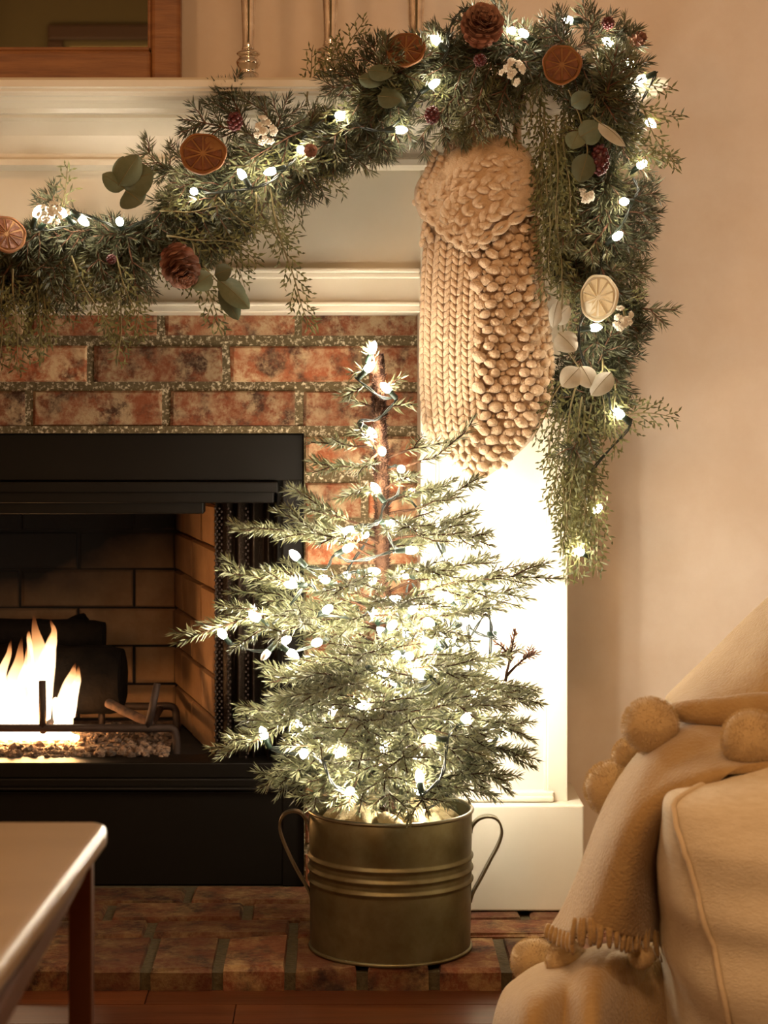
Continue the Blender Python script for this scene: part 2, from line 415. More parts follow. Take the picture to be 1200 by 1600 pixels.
def cedar(base, tip, droop=.1, width=.4, rg=random, nrm=None, dens=1.0):
    """a flat cedar frond: stem, side branchlets, scale-covered twiglets; returns stem polyline and quads"""
    base = Vector(base); tip = Vector(tip); d = tip - base; L = d.length
    nrm = Vector(nrm) if nrm else Vector((rg.uniform(-.4, .4), -1, rg.uniform(-.3, .5)))
    dn = d.normalized(); side = dn.cross(nrm).normalized(); nr = side.cross(dn)
    sag = Vector((0, 0, -1)) * L * droop
    pts = [base + d * (i / 10) - sag * (4 * (i / 10) * (1 - i / 10)) + side * math.sin(i * .9 + L * 40) * L * .012 for i in range(11)]
    segs = []
    def seg(a, b, w):
        segs.append((a, b, w))
    n1 = max(4, int(L / .0085 * dens))
    for k in range(n1):
        t = .08 + .9 * k / n1
        i = min(int(t * 10), 9); b = pts[i].lerp(pts[i + 1], t * 10 - i)
        tl = (pts[i + 1] - pts[i]).normalized()
        sg = 1 if k % 2 else -1
        env = math.sin(PI * min(1, .16 + t * .84)) ** .6 * (1 - .45 * t)
        l1 = L * width * env * rg.uniform(.7, 1.15)
        a = math.radians(rg.uniform(32, 50))
        dd = (tl * math.cos(a) + side * sg * math.sin(a) + nr * rg.uniform(-.28, .28)).normalized()
        dd = (dd + Vector((0, 0, -.15))).normalized()
        m = max(2, int(l1 / .006)); prev = b
        for j in range(m):
            q = b + dd * l1 * (j + 1) / m + tl * (l1 * .10 * ((j + 1) / m) ** 2)
            seg(prev, q, .0025)
            s2 = 1 if j % 2 else -1
            pd = (q - prev).normalized(); ps = pd.cross(nr).normalized()
            l2 = (.0045 + .010 * (1 - j / m)) * rg.uniform(.6, 1.2)
            a2 = math.radians(rg.uniform(30, 48))
            e = q + (pd * math.cos(a2) + ps * s2 * math.sin(a2) + nr * rg.uniform(-.35, .35)) * l2
            seg(q, e, .0024)
            
            prev = q
    A = np.array([tuple(s[0]) for s in segs]); B = np.array([tuple(s[1]) for s in segs]); W = np.array([s[2] for s in segs])
    dr = unit(B - A); sd = unit(np.cross(dr, np.array(tuple(nr)) + RNG.normal(0, .35, A.shape)))
    mid = A * .45 + B * .55
    q = np.stack([A - dr * .0006, mid + sd * W[:, None] * .62, B + dr * .0012, mid - sd * W[:, None] * .62], 1)
    return pts, q
def chamfer_block():
    """unit block -0.5..0.5 with a worn, chamfered front (towards -y) and slightly uneven corners"""
    def j(a): return random.uniform(-a, a)
    v = []
    for z in (-.5, .5):
        for x in (-.5, .5): v.append((x, .5, z))
    for z in (-.5, .5):
        for x in (-.5, .5): v.append((x + j(.006), -.36, z + j(.02)))
    for z in (-.46, .46):
        for x in (-.48, .48): v.append((x + j(.012), -.5 + j(.04), z + j(.035)))
    f = [(0, 2, 3, 1), (0, 1, 5, 4), (1, 3, 7, 5), (3, 2, 6, 7), (2, 0, 4, 6), (4, 5, 9, 8), (5, 7, 11, 9), (7, 6, 10, 11), (6, 4, 8, 10), (8, 9, 11, 10)]
    return MB().add(v, f)

# ---------------------------------------------------------------- room shell
WALL, BRICK, LEG, SHELF = 3.25, 3.238, 3.10, 2.975
XL, XR, YB, ZT = -2.7, 1.75, -1.6, 2.6
OX0, OX1, OZ0, OZ1 = -1.131, X(475, BRICK), .03, Z(676, BRICK)     # the opening in the brick
def struct(o): o['kind'] = 'structure'; return o
mb = MB()
mb.box(XL, OX0, WALL, WALL + .12, 0, ZT); mb.box(OX1, XR, WALL, WALL + .12, 0, ZT)
mb.box(OX0, OX1, WALL, WALL + .12, OZ1, ZT)
struct(mb.obj('wall_back', M['plaster']))
struct(MB().box(XL - .12, XL, YB, WALL + .12, 0, ZT).obj('wall_left', M['plaster']))
struct(MB().box(XR, XR + .12, YB, WALL + .12, 0, ZT).obj('wall_right', M['plaster']))
struct(MB().box(XL - .12, XR + .12, YB - .12, YB, 0, ZT).obj('wall_front', M['plaster_dark']))
struct(MB().box(XL - .12, XR + .12, YB - .12, WALL + .12, ZT, ZT + .1).obj('ceiling', M['ceiling']))
HY0, HX1 = 2.776, .60                                               # front edge and end of the hearth
floor = struct(MB().box(XL - .12, XR + .12, YB - .12, WALL + .12, -.08, -.012).obj('floor', M['soot']))
pl = [chamfer_block().mesh('plank_mesh', M['floor']) for _ in range(1)]
pw = .083
y = YB; k = 0
plank_me = MB().box(-.5, .5, -.5, .5, -.5, .5).mesh('plank', M['floor'])
while y < HY0 + .05:
    x = XL - random.uniform(0, 1.2)
    long = 1.5 if y > 2.0 else 4.6
    while x < XR:
        l = long * random.uniform(.75, 1.2)
        x0, x1 = max(x, XL), min(x + l, XR)
        if x1 - x0 > .05 and y + pw < HY0 + .075:
            y1 = min(y + pw, HY0 + .01)
            o = link('plank', plank_me, floor); o.location = ((x0 + x1) / 2, (y + y1) / 2, -.009); o.scale = (x1 - x0 - .0015, y1 - y - .0015, .018)
            bevel(o, .0008, 1)
        x += l
    y += pw
# baseboards on the back wall, beyond the mantel
b = struct(MB().box(X(930, WALL), XR, WALL - .016, WALL, 0, .12).obj('baseboard_back', M['white'])); bevel(b, .004)
b = struct(MB().box(XL, -1.75, WALL - .016, WALL, 0, .12).obj('baseboard_back.001', M['white'])); bevel(b, .004)
b = struct(MB().box(XR - .016, XR, YB, WALL - .016, 0, .12).obj('baseboard_right', M['white'])); bevel(b, .004)
# the room behind the camera, seen in the mirror
d = struct(MB().box(-2.25, -1.335, YB, YB + .05, 0, 2.35).obj('door_1', M['wood']))

# ---------------------------------------------------------------- brick surround of the fireplace
BX = [chamfer_block().mesh('brick', M['brick']) for _ in range(6)]
HB = [chamfer_block().mesh('hearth_brick', M['hearth_brick']) for _ in range(6)]
mortar = MB()
LEGX0, LEGX1 = X(657, LEG), X(887, LEG)
MIR = 2 * X(-60, BRICK)                                              # the fireplace is symmetric about this half-sum
mx1 = X(672, BRICK); mx0 = MIR - mx1
mortar.box(mx0, OX0, BRICK + .006, WALL, OZ0, Z(470, BRICK)); mortar.box(OX1, mx1, BRICK + .006, WALL, OZ0, Z(470, BRICK))
mortar.box(OX0, OX1, BRICK + .006, WALL, OZ1, Z(470, BRICK))
surround = struct(mortar.obj('wall_brick', M['mortar']))
def brick(x0, x1, z0, z1, yf=BRICK, th=.03, parent=None, pool=None, name='brick'):
    o = link(name, random.choice(pool or BX), parent or surround)
    yo = random.uniform(-.003, .002)
    o.location = ((x0 + x1) / 2, yf + th / 2 + yo, (z0 + z1) / 2); o.scale = (x1 - x0, th, z1 - z0)
    return o
def bp(a, b, y0, y1, yf=BRICK):
    brick(X(a, yf), X(b, yf), Z(y1, yf), Z(y0, yf), yf)
def course(edges, y0, y1):
    for a, b in zip(edges[:-1], edges[1:]): bp(a + 6.5, b - 6.5, y0 + random.uniform(-1, 1), y1 + random.uniform(-1, 1))
mir = -120
course([mir - 663, -595, -382, -168, 42, 251, 466, 663], 486, 524)
course([mir - 663, -480, -279, -72, 141, 353, 571, 663], 541, 597)
course([mir - 663, -595, -381, -167, 45, 260, 468, 663], 612, 666)
yy = 683; odd = 0
while yy < 1400:
    e = [[475, 663], [475, 570, 663]][0 if odd % 3 != 1 else 1]
    hi = min(yy + 54, 1398)
    for a, b in zip(e[:-1], e[1:]):
        bp(a + (3 if a == 475 else 6), b - 6, yy, hi)
        bp(mir - b + 6, mir - a - (3 if a == 475 else 6), yy, hi)
    yy += 72.5; odd += 1
lint = struct(MB().box(OX0 - .01, OX1 + .006, BRICK + .001, WALL + .05, OZ1 - .001, OZ1 + .010).obj('trim_1', M['mortar']))

# ---------------------------------------------------------------- raised brick hearth
hx0 = -1.85
hearth = struct(MB().box(hx0, HX1, HY0 + .004, WALL + .02, -.01, .023).obj('hearth', M['hearth_mortar']))
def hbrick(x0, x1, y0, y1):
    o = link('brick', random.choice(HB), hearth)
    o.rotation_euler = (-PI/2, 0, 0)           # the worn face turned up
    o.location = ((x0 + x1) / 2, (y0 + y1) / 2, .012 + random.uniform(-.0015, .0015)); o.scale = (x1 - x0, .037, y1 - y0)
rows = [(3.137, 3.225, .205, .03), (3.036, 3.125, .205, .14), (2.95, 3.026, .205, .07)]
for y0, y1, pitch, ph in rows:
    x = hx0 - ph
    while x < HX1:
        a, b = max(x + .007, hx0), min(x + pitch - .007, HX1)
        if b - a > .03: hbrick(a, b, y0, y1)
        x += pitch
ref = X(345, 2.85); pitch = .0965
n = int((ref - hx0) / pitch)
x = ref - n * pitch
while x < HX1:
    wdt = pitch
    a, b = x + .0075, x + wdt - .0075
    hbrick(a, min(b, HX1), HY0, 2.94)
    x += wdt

# ---------------------------------------------------------------- mantel
mantel = thing('fireplace_mantel', 'cream painted wooden mantel with moulded shelf framing the brick fireplace', 'mantel', (X(300, LEG), WALL, .03))
SX1 = X(1050, SHELF); SX0 = MIR - SX1
def swept(prof, xr, name):
    """profile of (outward offset, z) carried along the front, with mitred returns to the wall at both ends"""
    mb = MB(); xl = MIR - xr; k = len(prof); G = []
    for pth in range(4):
        row = []
        for o_, z in prof:
            row.append({0: (xl - o_, WALL, z), 1: (xl - o_, LEG - o_, z), 2: (xr + o_, LEG - o_, z), 3: (xr + o_, WALL, z)}[pth])
        G.append(row)
    mb.grid(G)
    mb.add([G[i][0] for i in range(4)] + [G[i][-1] for i in range(4)], [(0, 1, 2, 3), (7, 6, 5, 4)])
    return mb.obj(name, M['white'], mantel)
def zz(py, o_): return Z(py, LEG - o_)
TOPZ = Z(121, SHELF)
so = LEG - SHELF
swept([(0, TOPZ), (so, TOPZ), (so + .004, TOPZ - .004), (so + .004, zz(136, so)), (so - .002, zz(138, so)), (so - .002, zz(142, so)), (so - .008, zz(144, so)),
       (so - .010, zz(148, so)), (0, zz(148, so) )], LEGX1, 'shelf')
c0 = so - .018
swept([(0, zz(147, c0)), (c0, zz(147, c0)), (c0, zz(151, c0)), (c0 - .006, zz(156, c0)), (c0 - .020, zz(161, c0 - .02)), (c0 - .032, zz(169, c0 - .03)), (c0 - .036, zz(177, c0 - .036)),
       (c0 - .05, zz(179, .056)), (c0 - .05, zz(184, .056)), (.045, zz(190, .045)), (.030, zz(212, .03)), (.018, zz(240, .018)), (.018, zz(246, .018)), (.026, zz(249, .026)),
       (.026, zz(258, .026)), (.012, zz(263, .012)), (0, zz(266, 0))], LEGX1, 'crown_moulding')
def mbox(name, a, b, y0, y1, D, back=WALL, bev=.0015, both=False):
    o = MB().box(X(a, D), X(b, D), D, back, Z(y1, D), Z(y0, D)).obj(name, M['white'], mantel); bevel(o, bev)
    if both:
        o = MB().box(MIR - X(b, D), MIR - X(a, D), D, back, Z(y1, D), Z(y0, D)).obj(name, M['white'], mantel); bevel(o, bev)
def frontbox(name, y0, y1, D, bev=.001, xr=657):
    x1 = X(xr, D)
    o = MB().box(MIR - x1, x1, D, WALL, Z(y1, D), Z(y0, D)).obj(name, M['white'], mantel); bevel(o, bev, 3)
frontbox('frieze', 180, 440, LEG + .006, xr=887)
frontbox('frieze_moulding', 418, 426, LEG - .012, .003)
frontbox('frieze_moulding', 425, 435, LEG - .005, .003)
frontbox('frieze_board', 430, 474, LEG + .002)
frontbox('frieze_moulding', 471, 478, LEG - .008, .003)
frontbox('frieze_moulding', 477, 488, LEG - .003, .002)
mbox('leg_panel', 657, 887, 420, 1262, LEG + .012, both=True)
mbox('leg_stile', 657, 681, 266, 1262, LEG, both=True)
mbox('leg_stile', 855, 887, 266, 1262, LEG, both=True)
mbox('panel_moulding', 681, 686, 520, 1240, LEG + .004, both=True)
mbox('panel_moulding', 850, 855, 520, 1240, LEG + .004, both=True)
mbox('leg_rail', 681, 855, 266, 520, LEG, both=True)
mbox('leg_rail', 681, 855, 1252, 1264, LEG, both=True)
mbox('panel_sill', 668, 866, 1237, 1246, LEG - .006, bev=.003, both=True)
mbox('panel_sill', 670, 866, 1245, 1254, LEG - .014, bev=.003, both=True)
mbox('plinth', 636, 913, 1258, 1424, 3.07, bev=.003, both=True)

# ---------------------------------------------------------------- black metal fireplace insert
insert = thing('fireplace_insert', 'black metal fireplace insert with hood, chain curtain and louvred base', 'fireplace', ((OX0 + OX1) / 2, WALL, .03))
xm = lambda x: MIR - x
def ibox(name, x0, x1, y0, y1, D, back, mt='black', bev=.002):
    o = MB().box(x0, x1, D, back, Z(y1, D), Z(y0, D)).obj(name, M[mt], insert); bevel(o, bev); return o
IN = 3.256
ibox('top_panel', OX0, OX1 - .001, 678, 751, IN, 3.30)
ibox('hood', MIR - X(434, 3.246), X(434, 3.246), 753, 770, 3.246, 3.31)
ibox('hood', MIR - X(428, 3.252), X(428, 3.252), 768, 786, 3.252, 3.31)
ibox('hood', MIR - X(428, 3.262), X(318, 3.262), 784, 803, 3.262, 3.31)
sx0 = X(441, IN)
ibox('side_panel', sx0, OX1 - .001, 750, 1385, IN, 3.30); ibox('side_panel', xm(OX1) + .001, xm(sx0), 750, 1385, IN, 3.30)
ibox('jamb', X(432, 3.275), sx0 + .002, 750, 1200, 3.275, 3.33); ibox('jamb', xm(sx0) - .002, xm(X(432, 3.275)), 750, 1200, 3.275, 3.33)
lx0, lx1 = xm(sx0) - .001, sx0 + .001
ibox('sill', lx0, lx1, 1192, 1216, 3.262, 3.34)
ibox('louvre', lx0, lx1, 1217, 1230, 3.255, 3.30)
ibox('louvre', lx0, lx1, 1231, 1236, 3.243, 3.30)
ibox('base_panel', lx0, lx1, 1237, 1383, 3.258, 3.30)
def curtain(xa, xb, name):
    G = []
    n = 60
    for i in range(2):
        row = []
        for j in range(n + 1):
            u = j / n
            row.append((xa + (xb - xa) * u, 3.318 + .013 * math.sin(u * PI * 9) + .004 * math.sin(u * 51), [Z(1194, 3.31), Z(786, 3.31)][i]))
        G.append(row)
    c = MB().grid(G).obj(name, M['chain'], insert, True)
    m = c.modifiers.new('thick', 'SOLIDIFY'); m.thickness = .0015
    # the beaded links along the pleats
    mb = MB()
    for col, x in enumerate((xa + .001, xa + .008, xa + .022, xa + .05)):
        z = Z(1192, 3.31); k = 0
        while z < Z(790, 3.31):
            mb.blob((x + (.0016 if k % 2 else -.0016), 3.303 if col else 3.305, z), .0019, .0015, .0026, sub=0)
            z += .0052; k += 1
    l = mb.obj('chain_link', M['iron'], c, True); l['kind'] = 'stuff'
xa, xb = X(337, 3.31), X(436, 3.31)
curtain(xa, xb, 'chain_curtain')
curtain(MIR - xa, MIR - xb, 'chain_curtain')

# ---------------------------------------------------------------- firebox of firebrick
FB, FF = 3.74, 3.34
fz0, fz1 = Z(1191, 3.3), .80
fx1, fx1b = X(338, FF), X(275, FB)
mb = MB()
def quadwall(a, b, z0, z1):   # a wall slab from a to b (x, y), thickness outwards
    (x0, y0), (x1, y1) = a, b
    d = Vector((y1 - y0, -(x1 - x0), 0)).normalized() * -.04
    v = [(x0, y0, z0), (x1, y1, z0), (x1 - d.x, y1 - d.y, z0), (x0 - d.x, y0 - d.y, z0)]
    return v + [(p[0], p[1], z1) for p in v], [(0, 1, 5, 4), (1, 2, 6, 5), (2, 3, 7, 6), (3, 0, 4, 7), (3, 2, 1, 0), (4, 5, 6, 7)]
e = .004
mb.box(MIR - fx1b - .1, fx1b + .1, FB + e, FB + .06, 0, fz1)
for s in (0, 1):
    f_ = (lambda x: MIR - x) if s else (lambda x: x)
    x0, x1 = fx1 + e, fx1b + e
    v = [(f_(x0), FF, 0), (f_(x1), FB + .05, 0), (f_(x1 + .06), FB + .05, 0), (f_(x0 + .06), FF, 0)]
    mb.add([*v, *[(a, b, fz1) for a, b, _ in v]], [(0, 1, 5, 4), (1, 2, 6, 5), (2, 3, 7, 6), (3, 0, 4, 7), (3, 2, 1, 0), (4, 5, 6, 7)])
    mb.box(min(f_(x0 - .002), f_(OX1 + .1)), max(f_(x0 - .002), f_(OX1 + .1)), 3.335, 3.36, 0, fz1)
mb.box(MIR - fx1 - .2, fx1 + .2, 3.30, FB + .06, fz1, fz1 + .05)
mb.box(MIR - fx1 - .08, fx1 + .08, 3.30, FB + .06, fz0 - .06, fz0 - .004)
firebox = struct(mb.obj('firebox', M['soot']))
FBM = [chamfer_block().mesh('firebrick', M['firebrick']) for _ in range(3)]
lines = [fz0 + .0, ] ; ch = .0688
zc_ = Z(1069, FB)
while zc_ - ch > fz0 - .05: zc_ -= ch
r = 0; z = zc_
while z < fz1 - .01:
    z0, z1 = max(z + .0015, fz0), min(z + ch - .0015, fz1)
    if z1 - z0 > .015:
        x = fx1b - (.0 if r % 2 else .07)
        xs = [fx1b]
        xs += [fx1b - ((.075 if r % 2 else .175) + .205 * i) for i in range(6)]
        for a, b in zip(xs[1:], xs[:-1]):
            a = max(a, MIR - fx1b)
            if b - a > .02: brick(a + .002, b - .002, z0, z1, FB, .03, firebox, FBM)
        L = math.hypot(fx1 - fx1b, FB - FF); th = math.atan2(FB - FF, fx1b - fx1)
        cuts = [0, .13, .33, L] if r % 2 else [0, .23, L]
        for s in (0, 1):
            for a, b in zip(cuts[:-1], cuts[1:]):
                t = (a + b) / 2 / L
                o = link('brick', random.choice(FBM), firebox)
                cx, cy = fx1 + (fx1b - fx1) * t, FF + (FB - FF) * t
                n = Vector((FB - FF, fx1 - fx1b, 0)).normalized() * .013
                o.location = ((MIR - cx - n.x) if s else cx + n.x, cy + n.y, (z0 + z1) / 2)
                o.scale = (b - a - .004, .03, z1 - z0)
                o.rotation_euler = (0, 0, (th - PI) * (-1 if s else 1) if False else (-(th - PI) if s else (th - PI)))
                if not s: o.rotation_euler = (0, 0, -(PI - th)); 
                else: o.rotation_euler = (0, 0, PI - th)
    z += ch; r += 1

# ---------------------------------------------------------------- fire: grate, logs, embers, flames
grate = thing('fire_grate', 'black iron fire grate with upright prongs holding the burning logs', 'grate', (X(60, 3.42), 3.45, fz0))
GD = 3.37
def bend(pts): return catmull(pts, 6)
gx0 = MIR - X(275, GD)
zb = Z(1138, GD)
for D in (GD, 3.60):
    o = MB().tube(bend([(X(276, D), D, fz0), (X(276, D), D, zb - .03), (X(274, D), D, zb - .008), (X(266, D), D, zb), (X(240, D), D, zb)]) +
              [(gx0 + .02, D, zb)] + bend([(gx0 + .01, D, zb), (gx0, D, zb - .01), (gx0, D, fz0)]), .0066, 8).obj('front_bar' if D == GD else 'rear_bar', M['iron'], grate, True)
for a, b in (((67, 1140), (66, 1064)), ((231, 1138), (246, 1068)), ((-90, 1138), (-100, 1066)), ((-230, 1138), (-248, 1068))):
    MB().tube([P(*a, GD), P((a[0] + b[0]) / 2, (a[1] + b[1]) / 2, GD), P(*b, GD)], [.0062, .0062, .0058], 8).obj('prong', M['iron'], grate, True)
for px in (67, 231, -90, -230):
    MB().tube([(X(px, GD), GD, zb - .004), (X(px, GD), 3.6, zb - .004)], .006, 8).obj('cross_bar', M['iron'], grate, True)
for px in (160, -150):
    MB().tube([(X(px, 3.6), 3.59, zb), (X(px, 3.6), 3.59, fz0)], .006, 8).obj('leg', M['iron'], grate, True)
def log(name, label, a, b, r, group=None, mt='char', seed=0, ends=True):
    rg = random.Random(seed); a, b = Vector(a), Vector(b); n = 18; k = 22
    d = (b - a).normalized(); u = d.orthogonal().normalized(); v = d.cross(u); G = []
    for i in range(k + 1):
        t = i / k; row = []
        for j in range(n):
            an = 2 * PI * j / n
            rr = r * (1 + .16 * noise.noise(Vector((math.cos(an) * 1.3 + seed, math.sin(an) * 1.3, t * 4))) + rg.uniform(-.03, .03))
            if i in (0, k): rr *= .93
            row.append(a.lerp(b, t) + (u * math.cos(an) + v * math.sin(an)) * rr)
        row.append(row[0]); G.append(row)
    mb = MB().grid(G); mb.add(G[0][:-1], [tuple(range(n))]); mb.add(G[-1][:-1], [tuple(range(n - 1, -1, -1))])
    return tag(mb.obj(name, M[mt], None, True), label, 'log', group)
log('log', 'thick charred black log across the grate with its blunt end beside the flames', P(-250, 1062, 3.53), P(192, 1062, 3.50), .056, 'burning logs', seed=1)
log('log', 'slimmer charred log lying on top of the thick log', P(-210, 990, 3.59), P(163, 996, 3.58), .030, 'burning logs', seed=5)
log('log', 'short charred log chunk standing at the back of the fire', P(110, 975, 3.64), P(155, 1050, 3.60), .032, 'burning logs', seed=9)
log('charred_stick', 'half burnt stick slanting from under the thick log down to the grate', P(168, 1098, 3.44), P(236, 1131, 3.385), .0075, None, 'stickwood', 4)
mb = MB()
G = []
for i in range(9):
    row = []
    for j in range(25):
        x = X(-330, 3.5) + (X(268, 3.45) - X(-330, 3.5)) * j / 24; yv = 3.315 + (3.70 - 3.315) * i / 8
        h = .010 * math.sin(PI * min(1, i / 7 + .12)) * (1 + .6 * noise.noise(Vector((x * 9, yv * 9, 0)))) * (1 if 1 < j < 23 else .3)
        row.append((x, yv, fz0 + h + .001))
    G.append(row)
mb.grid(G)
rg = random.Random(3)
for i in range(1500):
    px = rg.uniform(-320, 262); D = 3.315 + .30 * rg.random() ** 1.4
    t = (D - 3.315) / .385 * 8
    base = fz0 + .010 * math.sin(PI * min(1, t / 7 + .12)) * 1.05
    s = rg.uniform(.0022, .0065) * (1.6 if rg.random() < .12 else 1)
    peak = .012 * math.exp(-((px - 185) / 45) ** 2) * rg.random()
    mb.blob((X(px, D), D, base + s * .4 + peak), s * rg.uniform(.8, 1.5), s, s * rg.uniform(.6, 1), Matrix.Rotation(rg.uniform(0, 3), 3, 'Z'), 0, jit=.25)
tag(mb.obj('ember_bed', M['ember']), 'heap of grey and brown ember pebbles under the grate', 'embers', kind='stuff')
# flames
fm = bpy.data.materials.new('flame'); fm.use_nodes = True
nt = fm.node_tree; nt.nodes.clear(); N = nt.nodes; L = nt.links
at = N.new('ShaderNodeAttribute'); at.attribute_name = 'flame_height'
r1 = N.new('ShaderNodeValToRGB')
r1.color_ramp.elements.new(.55); r1.color_ramp.elements.new(.78)
for e_, (p_, c_) in zip(list(r1.color_ramp.elements),
                        [(0, (1, .76, .50, 1)), (.5, (1, .66, .36, 1)), (.78, (1, .42, .14, 1)), (1, (.8, .16, .03, 1))]):
    e_.position = p_; e_.color = c_
L.new(at.outputs['Fac'], r1.inputs[0])
st = N.new('ShaderNodeMapRange'); st.inputs['From Min'].default_value = 0; st.inputs['From Max'].default_value = 1
st.inputs['To Min'].default_value = FIRE; st.inputs['To Max'].default_value = FIRE * .02
pw_ = N.new('ShaderNodeMath'); pw_.operation = 'POWER'; pw_.inputs[1].default_value = 1.1
L.new(at.outputs['Fac'], pw_.inputs[0]); L.new(pw_.outputs[0], st.inputs['Value'])
em = N.new('ShaderNodeEmission'); L.new(r1.outputs[0], em.inputs[0]); L.new(st.outputs[0], em.inputs[1])
tr = N.new('ShaderNodeBsdfTransparent'); ms = N.new('ShaderNodeMixShader')
lw = N.new('ShaderNodeLayerWeight'); lw.inputs[0].default_value = .62
op = N.new('ShaderNodeMath'); op.operation = 'MAXIMUM'; 
hp = N.new('ShaderNodeMath'); hp.operation = 'POWER'; hp.inputs[1].default_value = 1.8; L.new(at.outputs['Fac'], hp.inputs[0])
L.new(lw.outputs['Facing'], op.inputs[0]); L.new(hp.outputs[0], op.inputs[1])
cl = N.new('ShaderNodeMath'); cl.operation = 'MINIMUM'; cl.inputs[1].default_value = .97; L.new(op.outputs[0], cl.inputs[0])
out = N.new('ShaderNodeOutputMaterial')
L.new(cl.outputs[0], ms.inputs[0]); L.new(em.outputs[0], ms.inputs[1]); L.new(tr.outputs[0], ms.inputs[2]); L.new(ms.outputs[0], out.inputs[0])
fire = thing('log_fire', 'bright white and orange flames rising in front of the charred logs', 'fire', (X(60, 3.42), 3.42, fz0 + .03))
burn = emit('burner_glow', (1, .50, .18), 150)
def flame(pts, radii, D, name='flame'):
    pts = [P(a, b, D) for a, b in pts]
    c = catmull(pts, 5); k = len(c); n = 14
    rs = np.interp(np.linspace(0, 1, k), np.linspace(0, 1, len(radii)), radii) * D / F * (1 if 'burner' in name else .82)
    mb = MB().tube([p + Vector((0, .004 * math.sin(i), 0)) for i, p in enumerate(c)], [float(x) for x in rs], n)
    me = mb.mesh(name, fm, True)
    a = me.attributes.new('flame_height', 'FLOAT', 'POINT')
    a.data.foreach_set('value', [min(1, (i // n) / (k - 1)) for i in range(k * n)])
    if 'burner' in name: me.materials[0] = burn
    link(name, me, fire)
flame([(28, 1150), (22, 1110), (20, 1070), (30, 1030), (34, 995)], [14, 21, 16, 9, 1], 3.43)
flame([(14, 1150), (8, 1110), (2, 1060), (14, 1020), (17, 1000)], [14, 16, 11, 5, 1], 3.44)
flame([(58, 1148), (60, 1090), (66, 1040), (58, 1000), (52, 958)], [14, 18, 19, 11, 1], 3.42)
flame([(70, 1140), (74, 1080), (80, 1020), (84, 985), (78, 968)], [9, 12, 10, 5, 1], 3.45)
flame([(102, 1142), (100, 1110), (106, 1075), (114, 1050), (118, 1036)], [14, 21, 13, 6, 1], 3.43)
flame([(88, 1142), (88, 1100), (84, 1060), (82, 1030)], [7, 8, 5, 1], 3.46)
flame([(40, 1148), (40, 1110), (38, 1080), (40, 1055)], [10, 11, 8, 1], 3.41)
flame([(26, 1120), (38, 1060), (44, 1030), (42, 1006)], [10, 12, 7, 1], 3.425)
flame([(110, 1120), (116, 1080), (122, 1058), (122, 1040)], [9, 10, 6, 1], 3.425)
flame([(62, 1080), (72, 1030), (82, 1000), (86, 978)], [10, 14, 10, 1], 3.425)
flame([(46, 1120), (48, 1050), (46, 1000), (44, 985)], [7, 8, 5, 1], 3.45)
flame([(-20, 1150), (-24, 1100), (-14, 1050), (-22, 1000)], [20, 26, 18, 1], 3.44)
flame([(-70, 1150), (-66, 1100), (-76, 1060), (-70, 1020)], [18, 22, 14, 1], 3.44)
flame([(-120, 1149), (-40, 1148), (40, 1148), (100, 1149), (122, 1153)], [3, 7, 9, 7, 3], 3.40, 'burner_flame')

# ---------------------------------------------------------------- things on the mantel
MD = 3.19
mirror = thing('wall_mirror', 'wooden framed mirror leaning on the mantel shelf', 'mirror', (X(-20, MD), MD, TOPZ))
mz0, mz1 = TOPZ + .0005, TOPZ + 1.02
mx1_ = X(283, MD); mx0_ = mx1_ - .86
fw = .045
def frame_rail(x0, x1, z0, z1, vert, mt):
    o = MB().box(x0, x1, MD - .012, MD + .02, z0, z1).obj('frame_rail', M[mt], mirror); bevel(o, .006, 3)
frame_rail(mx0_, mx0_ + fw, mz0, mz1, 1, 'wood'); frame_rail(mx1_ - fw, mx1_, mz0, mz1, 1, 'wood')
zin = Z(80, MD)
frame_rail(mx0_ + fw, mx1_ - fw, mz0, zin, 0, 'wood_h'); frame_rail(mx0_ + fw, mx1_ - fw, mz1 - fw, mz1, 0, 'wood_h')
for a, b, c, d in ((mx1_ - fw - .006, mx1_ - fw, zin, mz1 - fw), (mx0_ + fw, mx0_ + fw + .006, zin, mz1 - fw), (mx0_ + fw, mx1_ - fw, zin, zin + .006), (mx0_ + fw, mx1_ - fw, mz1 - fw - .006, mz1 - fw)):
    o = MB().box(a, b, MD - .004, MD + .01, c, d).obj('frame_lip', M['wood'], mirror); bevel(o, .002)
MB().box(mx0_ + fw - .01, mx1_ - fw + .01, MD + .004, MD + .012, zin - .01, mz1 - fw + .01).obj('glass', M['mirror'], mirror)
# picture on the far wall, seen only in the mirror
TOT = 2 * (MD + .004) - YB
pxa, pza = X(76, TOT), Z(40, TOT)
pic = thing('picture_frame', 'dark wooden picture frame with a pale inner line, reflected in the mirror', 'picture', (pxa + .45, YB + .03, pza - .8))
for a, b, c, d in ((pxa, pxa + .9, pza - .06, pza), (pxa, pxa + .9, pza - .8, pza - .74), (pxa, pxa + .06, pza - .74, pza - .06), (pxa + .84, pxa + .9, pza - .74, pza - .06)):
    o = MB().box(a, b, YB + .001, YB + .035, c, d).obj('frame_rail', M['dark_frame'], pic); bevel(o, .008)
o = MB().box(pxa + .05, pxa + .85, YB + .002, YB + .012, pza - .75, pza - .05).obj('canvas', M['paper'], pic)
for a, b, c, d in ((.085, .815, .099, .085), (.085, .815, .715, .701), (.085, .099, .701, .099), (.801, .815, .701, .099)):
    MB().box(pxa + a, pxa + b, YB + .012, YB + .016, pza - c, pza - d).obj('inner_line', M['liner'], pic)

